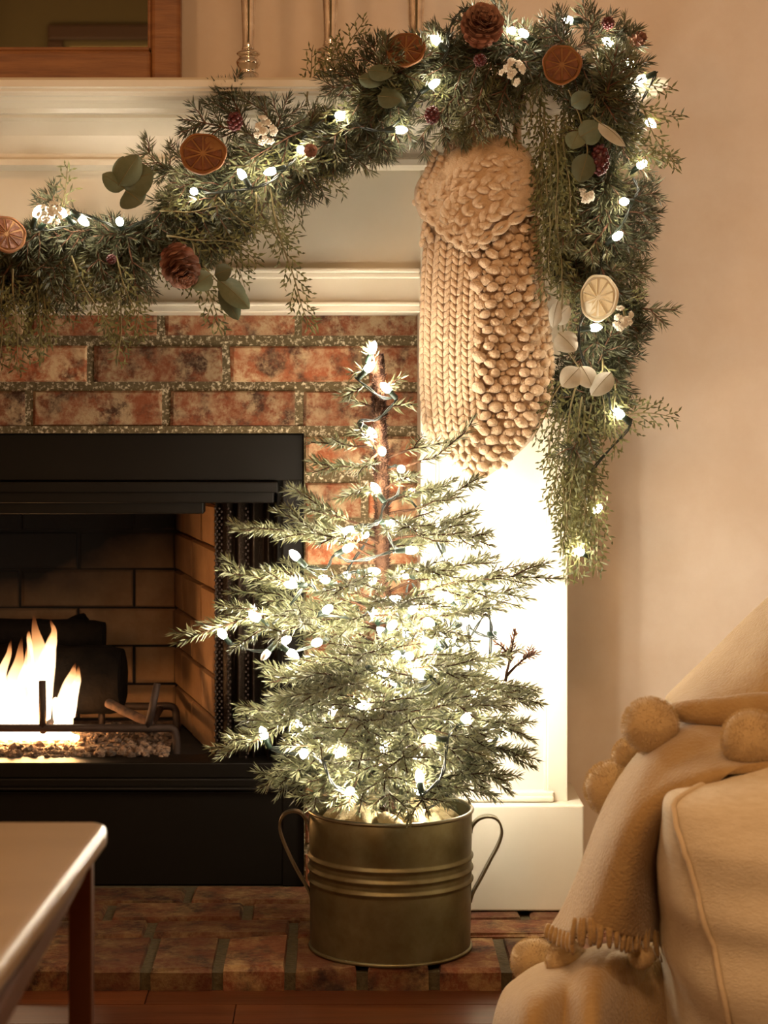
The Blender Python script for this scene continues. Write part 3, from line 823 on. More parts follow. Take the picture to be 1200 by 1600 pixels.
def candlestick(px, D, s, label):
    c = Vector((X(px, D), D, TOPZ))
    t = thing('candlestick', label, 'candlestick', c, 'silver candlesticks')
    u = s / 1e6                                         # profile radii and heights in thousandths
    def part(name, prof): 
        return MB().lathe([(r * u, z * u) for r, z in prof], 40, c).obj(name, M['silver'], t, True)
    part('base', [(37, 0), (38, 1), (38, 3), (36, 5), (30, 8), (22, 11), (17, 14), (15.5, 18), (15, 24)])
    part('knop', [(15, 24), (12.5, 27), (14, 31), (17.5, 37), (18.5, 41), (16.5, 45), (13, 48), (14.5, 50), (17.5, 52), (18, 54), (15, 57), (10.5, 59)])
    part('stem', [(10.5, 59), (9.3, 63), (8.8, 68), (8.7, 74), (9.3, 90), (10.5, 120), (12.2, 170), (13.5, 215), (14, 240)])
    part('cup', [(14, 240), (19, 244), (21, 248), (19, 252), (16, 256), (19, 285), (21, 292), (19.5, 293), (15, 268), (.1, 266)])
candlestick(388, 3.10, 1000, 'silver candlestick standing in the open between mirror frame and garland')
candlestick(516, 3.12, 1150, 'silver candlestick behind the upright cedar frond of the garland')
candlestick(650, 3.13, 1300, 'silver candlestick behind the dried orange slice and pinecone on the shelf')

# ---------------------------------------------------------------- galvanised tub and its filling
TD = 2.887
bx, by, bz = X(610, TD), TD, .03
tub = thing('metal_bucket', 'round galvanised metal tub with two strap handles holding the small tree', 'bucket', (bx, by, bz))
sc = TD / F
H = Z(1263, TD) - bz
prof = [(.0, .0), (123, 0), (125, 1.5), (125, 4)]
hp_ = H / sc
def rib(z): return [(126 + 1.2 * z / hp_, z - 7), (126.2, z - 4), (129.5, z - 1.2), (129.8, z + 1.2), (126.4, z + 4), (126.5, z + 7)]
prof += [(125.3, 40), (125.8, 80)] + rib(108) + rib(126) + rib(144) + [(127, 170), (127.5, hp_ - 3), (126.3, hp_ - 1), (125, hp_ - 3), (124, 150), (123, 6), (0, 5)]
bodyo = MB().lathe([(r * sc, z * sc) for r, z in prof], 72, (bx, by, bz), cap=False).obj('body', M['zinc'], tub, True)
ring = [(bx + 127.6 * sc * math.cos(a), by + 127.6 * sc * math.sin(a), bz + H) for a in np.linspace(0, 2 * PI, 73)]
MB().tube(ring, .0028, 8, cap=False).obj('rim', M['zinc_rim'], tub, True)
ring = [(bx + 125 * sc * math.cos(a), by + 125 * sc * math.sin(a), bz + .003) for a in np.linspace(0, 2 * PI, 73)]
MB().tube(ring, .0028, 8, cap=False).obj('foot_ring', M['zinc'], tub, True)
def strap(pts, name):
    c = catmull([Vector((X(px, TD), TD + dy, Z(py, TD))) for px, py, dy in pts], 7)
    mb = MB(); k = len(c); G = [[], [], [], []]
    vs = []; 
    for i, p in enumerate(c):
        t = (c[min(i + 1, k - 1)] - c[max(i - 1, 0)]).normalized(); n = t.cross(Vector((0, 1, 0))).normalized()
        wv = Vector((0, .0085, 0)); e = n * .0016
        G[0].append(p - wv - e); G[1].append(p + wv - e); G[2].append(p + wv + e); G[3].append(p - wv + e)
    mb.grid(G + [G[0]]); mb.add([G[i][0] for i in range(4)] + [G[i][-1] for i in range(4)], [(0, 1, 2, 3), (7, 6, 5, 4)])
    o = mb.obj(name, M['zinc_rim'], tub, False); bevel(o, .0008, 2)
strap([(736, 1300, 0), (738, 1290, 0), (748, 1279, 0), (764, 1275, 0), (778, 1281, 0), (784, 1298, 0), (779, 1318, 0), (765, 1345, 0), (750, 1374, 0), (739, 1394, 0), (735, 1408, 0)], 'handle')
strap([(484, 1296, 0), (480, 1284, 0), (470, 1270, 0), (456, 1267, 0), (443, 1273, 0), (437, 1288, 0), (440, 1306, 0), (452, 1335, 0), (467, 1364, 0), (480, 1386, 0), (486, 1402, 0)], 'handle')
# sacking stuffed around the trunk
G = []
for i in range(13):
    row = []
    for j in range(61):
        a = 2 * PI * j / 60; rr = i / 12
        r = 117 * sc * rr
        fold = .008 * math.sin(a * 11 + rr * 3) * rr * (1.1 - rr) * 2 + .007 * math.sin(a * 5 + 1.7)
        z = bz + H - .026 + .016 * (1 - rr ** 3) * (1 if rr < .97 else .5) + fold * rr
        row.append((bx + r * math.cos(a), by + r * math.sin(a), z))
    G.append(row)
mb = MB().grid(G); mb.lathe([(118 * sc, -.06), (118 * sc, 0), (0.001, 0)], 60, (bx, by, bz + H - .02))
sack = tag(mb.obj('sacking', M['burlap'], None, True), 'crumpled cream sacking stuffed into the tub around the trunk', 'fabric')

mb = MB()
for j in range(14):
    a = 2 * PI * j / 14 + .2; p = []
    for q in range(7):
        u = q / 6; r = (30 + 82 * u) * sc
        p.append((bx + r * math.cos(a + .18 * math.sin(u * 5 + j)), by + r * math.sin(a + .18 * math.sin(u * 5 + j)), bz + H - .006 - .012 * u + .006 * math.sin(u * 3.1)))
    mb.tube(p, [.004, .009, .011, .012, .010, .008, .003], 8)
f_ = mb.obj('fold', M['burlap'], sack, True); f_['kind'] = 'stuff'

# ---------------------------------------------------------------- the small spruce
tx, ty = X(598, TD), TD
tree = thing('spruce_tree', 'small sparse spruce tree in the metal tub in front of the fireplace', 'tree', (tx, ty, bz + .03))
def tpt(py, px=None): return Vector((X(px if px is not None else 598 - (1270 - py) * .008, TD), TD, Z(py, TD)))
trunk_pts = [Vector((bx, by, bz + .035))] + [tpt(y, x) for y, x in ((1240, 605), (1150, 601), (1050, 600), (950, 598), (850, 597), (760, 596), (690, 594), (620, 592), (556, 591))]
tr_c = catmull(trunk_pts, 6)
trk = MB().tube(tr_c, [.0115 - .0032 * i / (len(tr_c) - 1) for i in range(len(tr_c))], 12).obj('trunk', M['bark'], tree, True)
up_c = [p for p in tr_c if p.z > Z(960, TD)]
V = np.concatenate([needles([[p + Vector((.006 * math.cos(a), .006 * math.sin(a), 0)) for p in up_c]], .0085, .0014, .00018, (45, 88)) for a in (0, 1.3, 2.6, 3.9, 5.2)])
o = link('trunk_fibre', fast_quads('trunk_fibre', V, M['fuzz']), trk); o['kind'] = 'stuff'
def trunk_at(py):
    z = Z(py, TD)
    for a, b in zip(tr_c[:-1], tr_c[1:]):
        if a.z <= z <= b.z: return a.lerp(b, (z - a.z) / max(b.z - a.z, 1e-6))
    return tr_c[-1].copy()
def branch(ay, px, py, dD, ns, droop=.06, nl=.0165, side_len=.5, up=None, brown=False, start=.25):
    b = P(*ay) if isinstance(ay, tuple) else trunk_at(ay); t = P(px, py, TD + dD)
    st = spray(b, t, droop, ns, side_len, up, start=start)
    o = stems_mesh(st, .0022).obj('branch', M['bark'], tree, True)
    bare = st[0]; L = (t - b).length
    ss = [[p for p in bare if (p - b).length > min(.03, L * .2)] if len(bare) > 3 else bare] + st[1:]
    ss = [s for s in ss if len(s) > 1]
    V = needles(ss, nl, .0022, .0009, (40, 58), flat=.35)
    n = link('needles', fast_quads('needles', V, M['needle_tip'] if brown else M['needle']), o); n['kind'] = 'stuff'
FRONT = Vector((0, -1, .45))
random.seed(21)
for a in [  # attach height, tip, depth step, twigs, bow
    (585, 548, 584, -.01, 0, .1), (598, 543, 618, -.02, 1, .05), (640, 541, 624, .01, 0, .02), (590, 578, 545, -.01, 0, .0), (640, 644, 632, -.01, 0, .04), (622, 628, 590, -.01, 0, .08),
    (700, 486, 690, -.02, 1, .0), (726, 484, 722, .01, 2, -.05), (735, 741, 655, -.02, 0, -.12), (720, 700, 690, .02, 1, .03), (716, 560, 668, -.03, 1, .05), (705, 560, 742, -.05, 1, .05),
    (830, 456, 760, -.03, 3, -.05), (805, 744, 748, -.02, 3, -.06), (770, 640, 745, -.05, 1, .05), (770, 545, 775, -.06, 2, .05), (790, 690, 765, .04, 2, .05),
    (880, 364, 828, -.05, 4, .08), (860, 428, 800, .03, 3, .0), (850, 768, 852, -.03, 4, .10), (840, 740, 805, .05, 3, .02), (850, 500, 850, -.10, 3, .1), (840, 650, 830, -.12, 3, .1),
    (960, 340, 890, -.04, 3, .03), (945, 388, 894, .03, 3, .05), (980, 277, 1006, -.07, 5, .10), (960, 340, 965, .03, 3, .05), (930, 772, 870, .02, 3, .03), (955, 872, 906, -.02, 3, .08),
    (935, 830, 935, .05, 3, .06), (920, 690, 900, -.14, 4, .1), (930, 520, 930, -.15, 4, .1), (980, 420, 1000, -.12, 4, .1), (990, 760, 960, -.10, 4, .06), (1000, 700, 990, -.17, 4, .06),
    (1090, 410, 1058, -.06, 4, .06), (1085, 436, 1050, .05, 4, .06), (1060, 802, 1020, -.04, 3, .0), (1030, 560, 1030, -.19, 4, .05), (1075, 832, 1085, .02, 4, .05),
    (1110, 378, 1112, -.06, 4, .06), (1100, 845, 1100, -.02, 5, .07), (1130, 344, 1185, -.05, 5, .12), (1140, 400, 1150, -.14, 5, .1), (1125, 834, 1155, -.05, 5, .08), (1110, 780, 1110, -.15, 5, .1),
    (1160, 430, 1246, -.06, 4, .12), (1150, 832, 1200, -.03, 5, .10), (1165, 800, 1240, -.08, 4, .10), (1160, 770, 1250, .05, 4, .10), (1170, 480, 1258, -.12, 4, .12), (1170, 640, 1280, -.17, 4, .14),
    (1165, 700, 1258, -.16, 4, .12), (1165, 545, 1262, -.19, 4, .12), (1150, 600, 1240, -.22, 5, .10), (1120, 520, 1180, -.22, 5, .1), (1120, 680, 1180, -.22, 5, .1), (1090, 600, 1130, -.22, 5, .1),
    (1080, 470, 1100, -.19, 5, .08), (1085, 740, 1120, -.19, 5, .08), (1050, 650, 1070, -.21, 4, .08), (1060, 530, 1080, -.2, 4, .08),
    (1190, 560, 1268, -.165, 5, .16), (1190, 610, 1262, -.185, 5, .15), (1185, 665, 1272, -.17, 5, .15), (1180, 730, 1248, -.13, 5, .12), (1175, 500, 1240, -.15, 5, .12), (1170, 455, 1215, -.12, 5, .1), (1180, 760, 1225, -.10, 5, .1),
    (1150, 560, 1205, -.23, 5, .1), (1150, 640, 1205, -.24, 5, .1), (1140, 720, 1190, -.2, 5, .1), (1140, 480, 1185, -.19, 5, .1), (1120, 760, 1150, -.15, 5, .08), (1110, 440, 1130, -.15, 5, .08), (1190, 690, 1262, .08, 4, .12), (1190, 520, 1262, .08, 4, .12),
    (1100, 560, 1140, -.23, 5, .08), (1100, 650, 1145, -.23, 5, .08), (1060, 720, 1060, -.17, 4, .06), (1060, 480, 1060, -.17, 4, .06), (1010, 430, 960, -.10, 4, .05), (990, 640, 940, -.2, 4, .05)]:
    branch(a[0], a[1], a[2], a[3], a[4], a[5])
branch((790, 1064, TD - .04), 804, 987, -.045, 0, .0, brown=True, nl=.012); branch((792, 1056, TD - .04), 833, 1020, -.04, 1, .05, brown=True, nl=.012); branch((800, 1030, TD - .042), 776, 1004, -.045, 0, .05, brown=True, nl=.012)
for i in range(26):                                                   # the far side and the filling of the lower tiers
    ay = random.uniform(800, 1190) if i < 16 else random.uniform(1040, 1190)
    R = np.interp(ay, [780, 850, 950, 1050, 1190], [95, 160, 215, 225, 200]) * random.uniform(.65, 1)
    az = random.uniform(.15, PI - .15) if i < 16 else random.uniform(-PI, 0)
    dD = math.sin(az) * R * sc
    if dD > .155: dD = .155
    branch(ay, 598 + math.cos(az) * R, ay + R * np.interp(ay, [800, 1190], [-.15, .30]) + random.uniform(-12, 12), dD, 4, .06)

# ---------------------------------------------------------------- string lights
def bulb_meshes(r, l):
    b = MB().lathe([(r * .55, 0), (r * .85, l * .15), (r, l * .4), (r * .9, l * .65), (r * .5, l * .88), (r * .1, l)], 8)
    s = MB().lathe([(.0032, -.014), (.0040, -.013), (.0040, .001), (.0034, .0025)], 8)
    return b, s
_b, _s = bulb_meshes(.0056, .0180)
SOCK = _s.mesh('socket', M['socket'], True)
BT = _b.mesh('bulb_tree', M['bulb_tree'], True); BG = _b.mesh('bulb_garland', M['bulb_garland'], True); BO = _b.mesh('bulb_off', M['bulb_off'], True)
def string(name, label, pts, me, loc, off=(), updir=None):
    t = thing(name, label, 'string lights', loc)
    rg = random.Random(5)
    path = []
    for i, p in enumerate(pts):
        d = Vector((rg.uniform(-1, 1), rg.uniform(-1.2, .2), rg.uniform(-.4, 1))).normalized()
        if i in off: d = Vector((-.6, -.3, -.7)).normalized()
        q = d.to_track_quat('Z', 'Y').to_euler()
        base = p - d * .008
        s = link('socket', SOCK, t); s.location = base; s.rotation_euler = q
        b = link('bulb', BO if i in off else me, s); b.location = base; b.rotation_euler = q
        path.append(base - d * .015)
    return t, path
def wire(t, path, sag=.008, name='cable', seed=1):
    rg = random.Random(seed); pts = []
    for a, b in zip(path[:-1], path[1:]):
        pts.append(a)
        l = (b - a).length
        m = (a + b) / 2 + Vector((rg.uniform(-.2, .2) * l, rg.uniform(-.05, .12) * l, -sag * min(1, l / .05)))
        pts.append(m)
    pts.append(path[-1])
    c = catmull(pts, 6)
    mb = MB()
    for ph in (0, PI):
        tw = [p + Vector((math.cos(i * .9 + ph), math.sin(i * .9 + ph) * .5, math.sin(i * .9 + ph))) * .0013 for i, p in enumerate(c)]
        mb.tube(tw, .0011, 5)
    mb.obj(name, M['wire'], t, True)
TL = [  # front bulbs of the tree: px, py, depth step
    (582, 544, -.012), (577, 574, -.016), (603, 606, -.016), (580, 676, -.02), (597, 705, -.018), (627, 733, -.02), (587, 764, -.03), (545, 829, -.06), (570, 834, -.05), (610, 818, -.05),
    (642, 860, -.06), (544, 856, -.07), (461, 868, -.06), (583, 893, -.05), (582, 907, -.04), (507, 905, -.07), (455, 913, -.075), (399, 964, -.075), (347, 990, -.08), (415, 1023, -.085), (457, 1022, -.09),
    (447, 1000, -.08), (495, 1004, -.10), (512, 952, -.10), (617, 937, -.10), (583, 957, -.03), (598, 988, -.08), (645, 952, -.12), (670, 972, -.12), (613, 977, -.10), (640, 1025, -.15), (618, 1024, -.12),
    (595, 1051, -.14), (655, 1052, -.16), (615, 1064, -.10), (568, 1102, -.16), (584, 1110, -.12), (630, 1090, -.10), (728, 1122, -.13), (740, 1085, -.05), (672, 1155, -.20), (655, 1214, -.17), (650, 1180, -.12), (600, 1170, -.15),
    (547, 1236, -.18), (530, 1176, -.20), (475, 1178, -.17), (470, 1135, -.12), (412, 1146, -.09), (520, 1110, -.12)]
TB = [  # bulbs on the side towards the mantel leg
    (700, 880, .07), (715, 1000, .10), (760, 950, .08), (775, 990, .09), (725, 930, .09), (690, 820, .10), (668, 900, .10), (680, 1010, .11), (740, 1040, .11), (700, 1060, .12), (705, 940, -.03), (720, 975, -.04), (690, 1000, -.06),
    (755, 905, .06), (700, 1130, .12), (670, 960, .12), (640, 900, .10), (630, 1000, .08), (560, 980, .10), (540, 900, .09), (640, 770, .06), (660, 1240, -.05), (745, 1180, .06), (778, 1140, .05), (722, 1212, .06)]
tl, path = string('string_lights', 'string of small white lights wound through the little spruce', [P(a, b, TD + d) for a, b, d in TL], BT, (tx, ty, Z(1240, TD)), off={19})
wire(tl, path, .012)
tpts = [P(a, b, TD + d) for a, b, d in TB]
for i, p in enumerate(tpts):
    d = Vector((random.uniform(-1, 1), random.uniform(-.3, 1), random.uniform(-.2, 1))).normalized(); q = d.to_track_quat('Z', 'Y').to_euler()
    s = link('socket', SOCK, tl); s.location = p; s.rotation_euler = q
    b = link('bulb', BT, s); b.location = p; b.rotation_euler = q
wire(tl, [p - Vector((0, 0, .008)) for p in tpts], .012, seed=3)

# ---------------------------------------------------------------- garland
GDp = 2.955
gar = thing('garland', 'fir and cedar garland draped over the mantel and hanging down its corner', 'garland', P(930, 130, GDp))
random.seed(77)
PATH = [(-250, 470, 2.99), (-160, 456, 2.99), (-70, 440, 2.99), (20, 408, 2.985), (110, 385, 2.98), (200, 365, 2.98), (280, 340, 2.975), (350, 295, 2.97), (420, 250, 2.965), (490, 215, 2.96), (550, 175, 2.95), (610, 130, 2.94), (680, 100, 2.94), (760, 85, 2.94),
        (840, 85, 2.94), (905, 100, 2.94), (935, 150, 2.935), (940, 220, 2.95), (938, 320, 2.97), (935, 430, 2.98), (932, 520, 2.99), (920, 600, 3.0), (905, 690, 3.0), (900, 790, 3.01), (905, 850, 3.01)]
core = catmull([P(*p) for p in PATH], 6)
MB().tube([p + Vector((.004 * math.sin(i * 1.1), .004 * math.cos(i * 1.3), .004 * math.sin(i * .9))) for i, p in enumerate(core)], .0045, 8).obj('core_stem', M['bark'], gar, True)
def fir(bp_, tp, ns=3, dark=True, droop=.05, nl=.0175, side_len=.5, up=None):
    st = spray(bp_, tp, droop, ns, side_len, up or (0, -1, .4))
    o = stems_mesh(st, .0018).obj('fir_sprig', M['twig'], gar, True)
    n = link('needles', fast_quads('needles', needles(st, nl, .0022, .00088, (38, 60)), M['needle_dark'] if dark else M['needle']), o); n['kind'] = 'stuff'
def ced(bp_, tp, droop=.08, width=.4, nrm=None, dens=1.0):
    pts, q = cedar(bp_, tp, droop, width, nrm=nrm, dens=dens)
    o = MB().tube(pts, [.0016 * (1 - .7 * i / 10) for i in range(11)], 5).obj('cedar_frond', M['stem'], gar, True)
    n = link('scale_leaves', fast_quads('scale_leaves', q, M['cedar']), o); n['kind'] = 'stuff'
def lim(v, D0):   # keep sprigs in front of the woodwork
    v.y = min(v.y, D0); return v
# the fill of the drape, the top and the hanging end
seg = np.array([tuple(p) for p in core]); cum = np.concatenate([[0], np.cumsum(np.linalg.norm(np.diff(seg, axis=0), axis=1))])
def at(s):
    return Vector([float(np.interp(s * cum[-1], cum, seg[:, i])) for i in range(3)])
def rnd_dir(): return Vector((random.gauss(0, 1), random.gauss(0, 1), random.gauss(0, 1))).normalized()
NF, NC = 228, 132
for i in range(NF):
    s = (i + random.random()) / NF * .90
    p = at(s); t = (at(min(1, s + .01)) - at(max(0, s - .01))).normalized()
    sg = 1 if random.random() < (.65 if s > .6 else .35) else -1
    d = t * sg * random.uniform(.6, 1.1)
    o_ = rnd_dir(); o_ = (o_ - t * o_.dot(t)); o_.y = -abs(o_.y) * .7
    if s < .55: o_.z -= .45
    elif s < .68: o_.z -= .15
    else: d.z -= .25
    d = (d + o_ * .75).normalized()
    l = random.uniform(.055, .105) * (1 if s < .66 else .85)
    b = p + rnd_dir() * .018; b.y = min(b.y, p.y + .004)
    e = lim(b + d * l, p.y + .02)
    fir(b, e, random.choice((2, 3, 3, 4)), dark=random.random() < .72)
for i in range(NC):
    s = (i + random.random()) / NC * .985
    p = at(s); t = (at(min(1, s + .01)) - at(max(0, s - .01))).normalized()
    sg = 1 if random.random() < (.8 if s > .64 else .5) else -1
    o_ = rnd_dir(); o_.y = -abs(o_.y) * .5
    d = (t * sg * random.uniform(.5, 1) + o_ * .55 + Vector((0, 0, -.45 if s < .64 else -.7))).normalized()
    l = random.uniform(.07, .13) * (1 if s < .9 else .75)
    b = p + rnd_dir() * .012; b.y = min(b.y, p.y + .002)
    e = lim(b + d * l, p.y + .02)
    ced(b, e, random.uniform(-.05, .1), random.uniform(.25, .4))
# sprigs that shape the outline, placed one by one
for a in [((405, 215), (287, 186), 2.97, 4), ((390, 215), (352, 128), 2.98, 4), ((430, 210), (392, 130), 2.99, 1), ((290, 290), (220, 232), 2.96, 3), ((330, 275), (240, 262), 2.96, 2), ((600, 130), (580, 62), 2.97, 3), ((575, 140), (548, 90), 2.98, 2),
          ((700, 110), (665, 85), 2.92, 2), ((740, 120), (650, 225), 2.92, 3), ((760, 110), (735, 215), 2.91, 4), ((700, 130), (700, 230), 2.92, 3), ((800, 110), (770, 200), 2.91, 3), ((640, 150), (612, 225), 2.92, 3),
          ((560, 190), (560, 265), 2.93, 3), ((520, 215), (520, 278), 2.93, 3), ((600, 170), (590, 245), 2.92, 3), ((930, 80), (1000, 62), 2.93, 2), ((930, 95), (985, 40), 2.94, 2), ((950, 60), (900, 20), 2.95, 2),
          ((970, 260), (1020, 240), 2.95, 2), ((960, 320), (1026, 300), 2.95, 3), ((965, 330), (1020, 335), 2.94, 2), ((955, 380), (1015, 372), 2.95, 3), ((955, 430), (1008, 425), 2.96, 3), ((980, 485), (1058, 484), 2.96, 1), ((950, 480), (1000, 520), 2.96, 2),
          ((940, 530), (985, 570), 2.97, 3), ((935, 560), (975, 610), 2.97, 2), ((920, 340), (870, 380), 2.93, 3), ((930, 450), (890, 440), 2.94, 2), ((960, 260), (935, 330), 2.93, 3), ((950, 350), (915, 400), 2.92, 3), ((930, 400), (960, 470), 2.92, 3),
          ((60, 395), (70, 490), 2.95, 3), ((150, 380), (165, 455), 2.94, 3), ((40, 400), (130, 470), 2.94, 3), ((200, 370), (215, 470), 2.94, 3), ((110, 350), (70, 300), 2.97, 2), ((80, 350), (25, 395), 2.94, 2), ((300, 350), (345, 400), 2.93, 3), ((20, 410), (-20, 480), 2.95, 3),
          ((820, 80), (880, 60), 2.92, 3), ((860, 90), (830, 140), 2.91, 3), ((780, 70), (730, 35), 2.94, 2), ((690, 80), (640, 95), 2.92, 2), ((450, 250), (420, 190), 2.94, 3), ((480, 235), (560, 225), 2.93, 3), ((480, 240), (470, 300), 2.93, 2)]:
    fir(P(*a[0], a[2] + .01), P(*a[1], a[2]), a[3], dark=random.random() < .7)
for a in [((500, 150), (572, 24), 2.985, .0, .28), ((495, 160), (530, 60), 2.99, .0, .3), ((480, 160), (490, 70), 2.98, 0, .25), ((95, 340), (108, 252), 2.97, 0, .25), ((330, 320), (405, 410), 2.93, -.1, .35), ((340, 310), (470, 365), 2.92, -.15, .3), ((430, 330), (492, 515), 2.91, -.12, .22),
          ((420, 290), (445, 395), 2.93, -.05, .3), ((400, 300), (400, 365), 2.92, 0, .35), ((300, 380), (350, 520), 2.93, -.05, .3), ((180, 400), (230, 530), 2.93, -.05, .3), ((20, 420), (30, 585), 2.94, 0, .3), ((5, 430), (0, 575), 2.95, 0, .3), ((60, 430), (65, 570), 2.95, 0, .2),
          ((110, 400), (175, 520), 2.93, -.05, .25), ((260, 370), (380, 380), 2.92, .0, .35), ((250, 330), (350, 320), 2.92, -.05, .35), ((560, 180), (640, 120), 2.92, 0, .35), ((540, 200), (450, 250), 2.92, 0, .35), ((610, 170), (500, 180), 2.92, 0, .3),
          ((880, 140), (1060, 250), 2.92, -.08, .22), ((920, 120), (1072, 180), 2.92, -.12, .18), ((940, 90), (1055, 140), 2.93, -.1, .25), ((890, 160), (1000, 200), 2.91, -.08, .25), ((870, 100), (960, 130), 2.91, -.05, .3), ((1000, 160), (1058, 262), 2.92, -.1, .25),
          ((850, 160), (865, 330), 2.93, 0, .22), ((870, 180), (870, 360), 2.92, 0, .2), ((855, 260), (860, 430), 2.93, 0, .22), ((870, 320), (880, 470), 2.93, 0, .25), ((880, 200), (895, 370), 2.92, 0, .2), ((850, 200), (845, 330), 2.94, 0, .2), ((880, 400), (890, 540), 2.95, 0, .25),
          ((890, 580), (832, 690), 2.96, .05, .3), ((900, 600), (870, 760), 2.96, .0, .3), ((910, 620), (890, 800), 2.96, 0, .28), ((900, 700), (925, 860), 2.97, 0, .25), ((905, 700), (880, 850), 2.97, 0, .28), ((900, 780), (905, 905), 2.98, 0, .32), ((915, 780), (925, 890), 2.98, 0, .3), ((890, 760), (885, 880), 2.98, 0, .3),
          ((960, 600), (960, 715), 2.96, 0, .3), ((940, 560), (945, 680), 2.96, 0, .25), ((930, 640), (930, 790), 2.97, 0, .25), ((870, 640), (850, 740), 2.97, 0, .3), ((760, 40), (700, 30), 2.96, 0, .3), ((830, 50), (890, 70), 2.92, 0, .3), ((430, 260), (520, 250), 2.92, 0, .3)]:
    ced(P(*a[0], a[2]), P(*a[1], a[2] - .005), a[3], a[4], nrm=(random.uniform(-.3, .3), -1, random.uniform(-.2, .4)))

for i in range(26):                                                   # the thick cedar curtain on the hanging end and under the low end of the drape
    if i < 12: a = (random.uniform(838, 895), random.uniform(130, 330)); b = (a[0] + random.uniform(-12, 12), a[1] + random.uniform(130, 190))
    elif i < 19: a = (random.uniform(870, 930), random.uniform(600, 740)); b = (a[0] + random.uniform(-28, 15), a[1] + random.uniform(120, 165))
    else: a = (random.uniform(-20, 240), random.uniform(400, 430)); b = (a[0] + random.uniform(-15, 25), a[1] + random.uniform(90, 150))
    D = 2.945 if i < 12 else 2.965 if i < 19 else 2.945
    ced(P(*a, D), P(*b, D - .005), 0, .28, nrm=(random.uniform(-.3, .3), -1, random.uniform(-.2, .4)))
GL = [(58, 332, 2.90), (78, 340, 2.91), (98, 332, 2.90), (130, 345, 2.905), (187, 346, 2.91), (303, 299, 2.91), (378, 273, 2.90), (423, 268, 2.90), (470, 234, 2.91), (531, 180, 2.91), (626, 203, 2.89), (678, 131, 2.89), (681, 63, 2.91), (750, 15, 2.93), (800, 48, 2.90), (818, 52, 2.90),
      (887, 31, 2.94), (950, 66, 2.90), (985, 100, 2.93), (1002, 124, 2.925), (1016, 192, 2.93), (1003, 257, 2.93), (975, 315, 2.90), (965, 369, 2.90), (930, 512, 2.91), (942, 592, 2.93), (968, 646, 2.95), (934, 795, 2.97), (905, 862, 2.97)]
gl, path = string('string_lights', 'string of white lights twisted along the mantel garland', [P(*p) for p in GL], BG, P(930, 130, 2.95))
wire(gl, path, .004, seed=9)

# ---------------------------------------------------------------- things tucked into the garland
def rot_to(d): return Vector(d).normalized().to_track_quat('Z', 'Y').to_matrix()
SLM = {}
def orange(px, py, D, R, d, label, pale=False, squash=1.0):
    c = P(px, py, D); Rm = rot_to(d)
    t = thing('dried_orange_slice', label, 'orange slice', c, 'dried orange slices')
    key = pale
    if key not in SLM:
        a, b = MB(), MB(); n = 48
        def wob(j): return 1 + .03 * math.sin(2 * PI * j / n * 3 + 1) + .02 * math.sin(2 * PI * j / n * 7)
        G = []
        for r, z in ((.90, -.09), (.97, -.10), (1.0, -.04), (1.0, .06), (.97, .11), (.90, .08)):
            G.append([(r * wob(j % n) * math.cos(2 * PI * j / n), r * wob(j % n) * math.sin(2 * PI * j / n), z + .03 * math.sin(2 * PI * j / n * 2)) for j in range(n + 1)])
        rind = MB().grid(G).mesh('rind', M['rind'] if not pale else M['pale_pith'], True)
        G = []
        for r, z in ((.02, -.05), (.92, -.05), (.92, .045), (.02, .035)):
            G.append([(r * wob(j % n) * math.cos(2 * PI * j / n), r * wob(j % n) * math.sin(2 * PI * j / n), z + .03 * r * math.sin(2 * PI * j / n * 2)) for j in range(n + 1)])
        pith = MB().grid(G).mesh('pith', M['pale_pith'] if pale else M['pith'], True)
        K = 10; sg = MB(); w2 = PI / K * .86
        pts = [(.10, 0)] + [(.84 * math.cos(x), .84 * math.sin(x)) for x in np.linspace(-w2, w2, 7)]
        lo = [(x, y, .03) for x, y in pts]; hi = [((x - .5) * .9 + .5, y * .86, .075) for x, y in pts]
        m = len(pts)
        sg.add(lo + hi + [(.52, 0, .055)], [(i, (i + 1) % m, (i + 1) % m + m, i + m) for i in range(m)] + [(i + m, (i + 1) % m + m, 2 * m) for i in range(m)])
        SLM[key] = (rind, pith, sg.mesh('segment', M['pale_slice'] if pale else M['flesh'], False), K)
    rind, pith, sgm, K = SLM[key]
    mats = Matrix.Translation(c) @ Rm.to_4x4() @ Matrix.Diagonal((R * squash, R, R, 1))
    def put(name, me, m):
        o = link(name, me, t); o.matrix_basis = m
    put('rind', rind, mats); put('pith', pith, mats)
    for k in range(K): put('segment', sgm, mats @ Matrix.Rotation(2 * PI * k / K, 4, 'Z'))
orange(317, 240, 2.885, .0295, (.05, -1, .18), 'dried orange slice beside the dark fir tip above the draped lights', squash=1.1)
orange(634, 78, 2.89, .0275, (-.15, -1, .45), 'dried orange slice on the shelf between two silver candlesticks')
orange(878, 101, 2.87, .0275, (-.25, -1, -.05), 'dried orange slice at the corner of the shelf near the pinecone')
orange(10, 366, 2.89, .0285, (.6, -1, .5), 'dried orange slice beside the cluster of lights where the garland leaves the picture')
orange(936, 465, 2.90, .033, (-.75, -1, .1), 'bleached pale slice glowing beside white berries on the hanging end', pale=True, squash=.9)

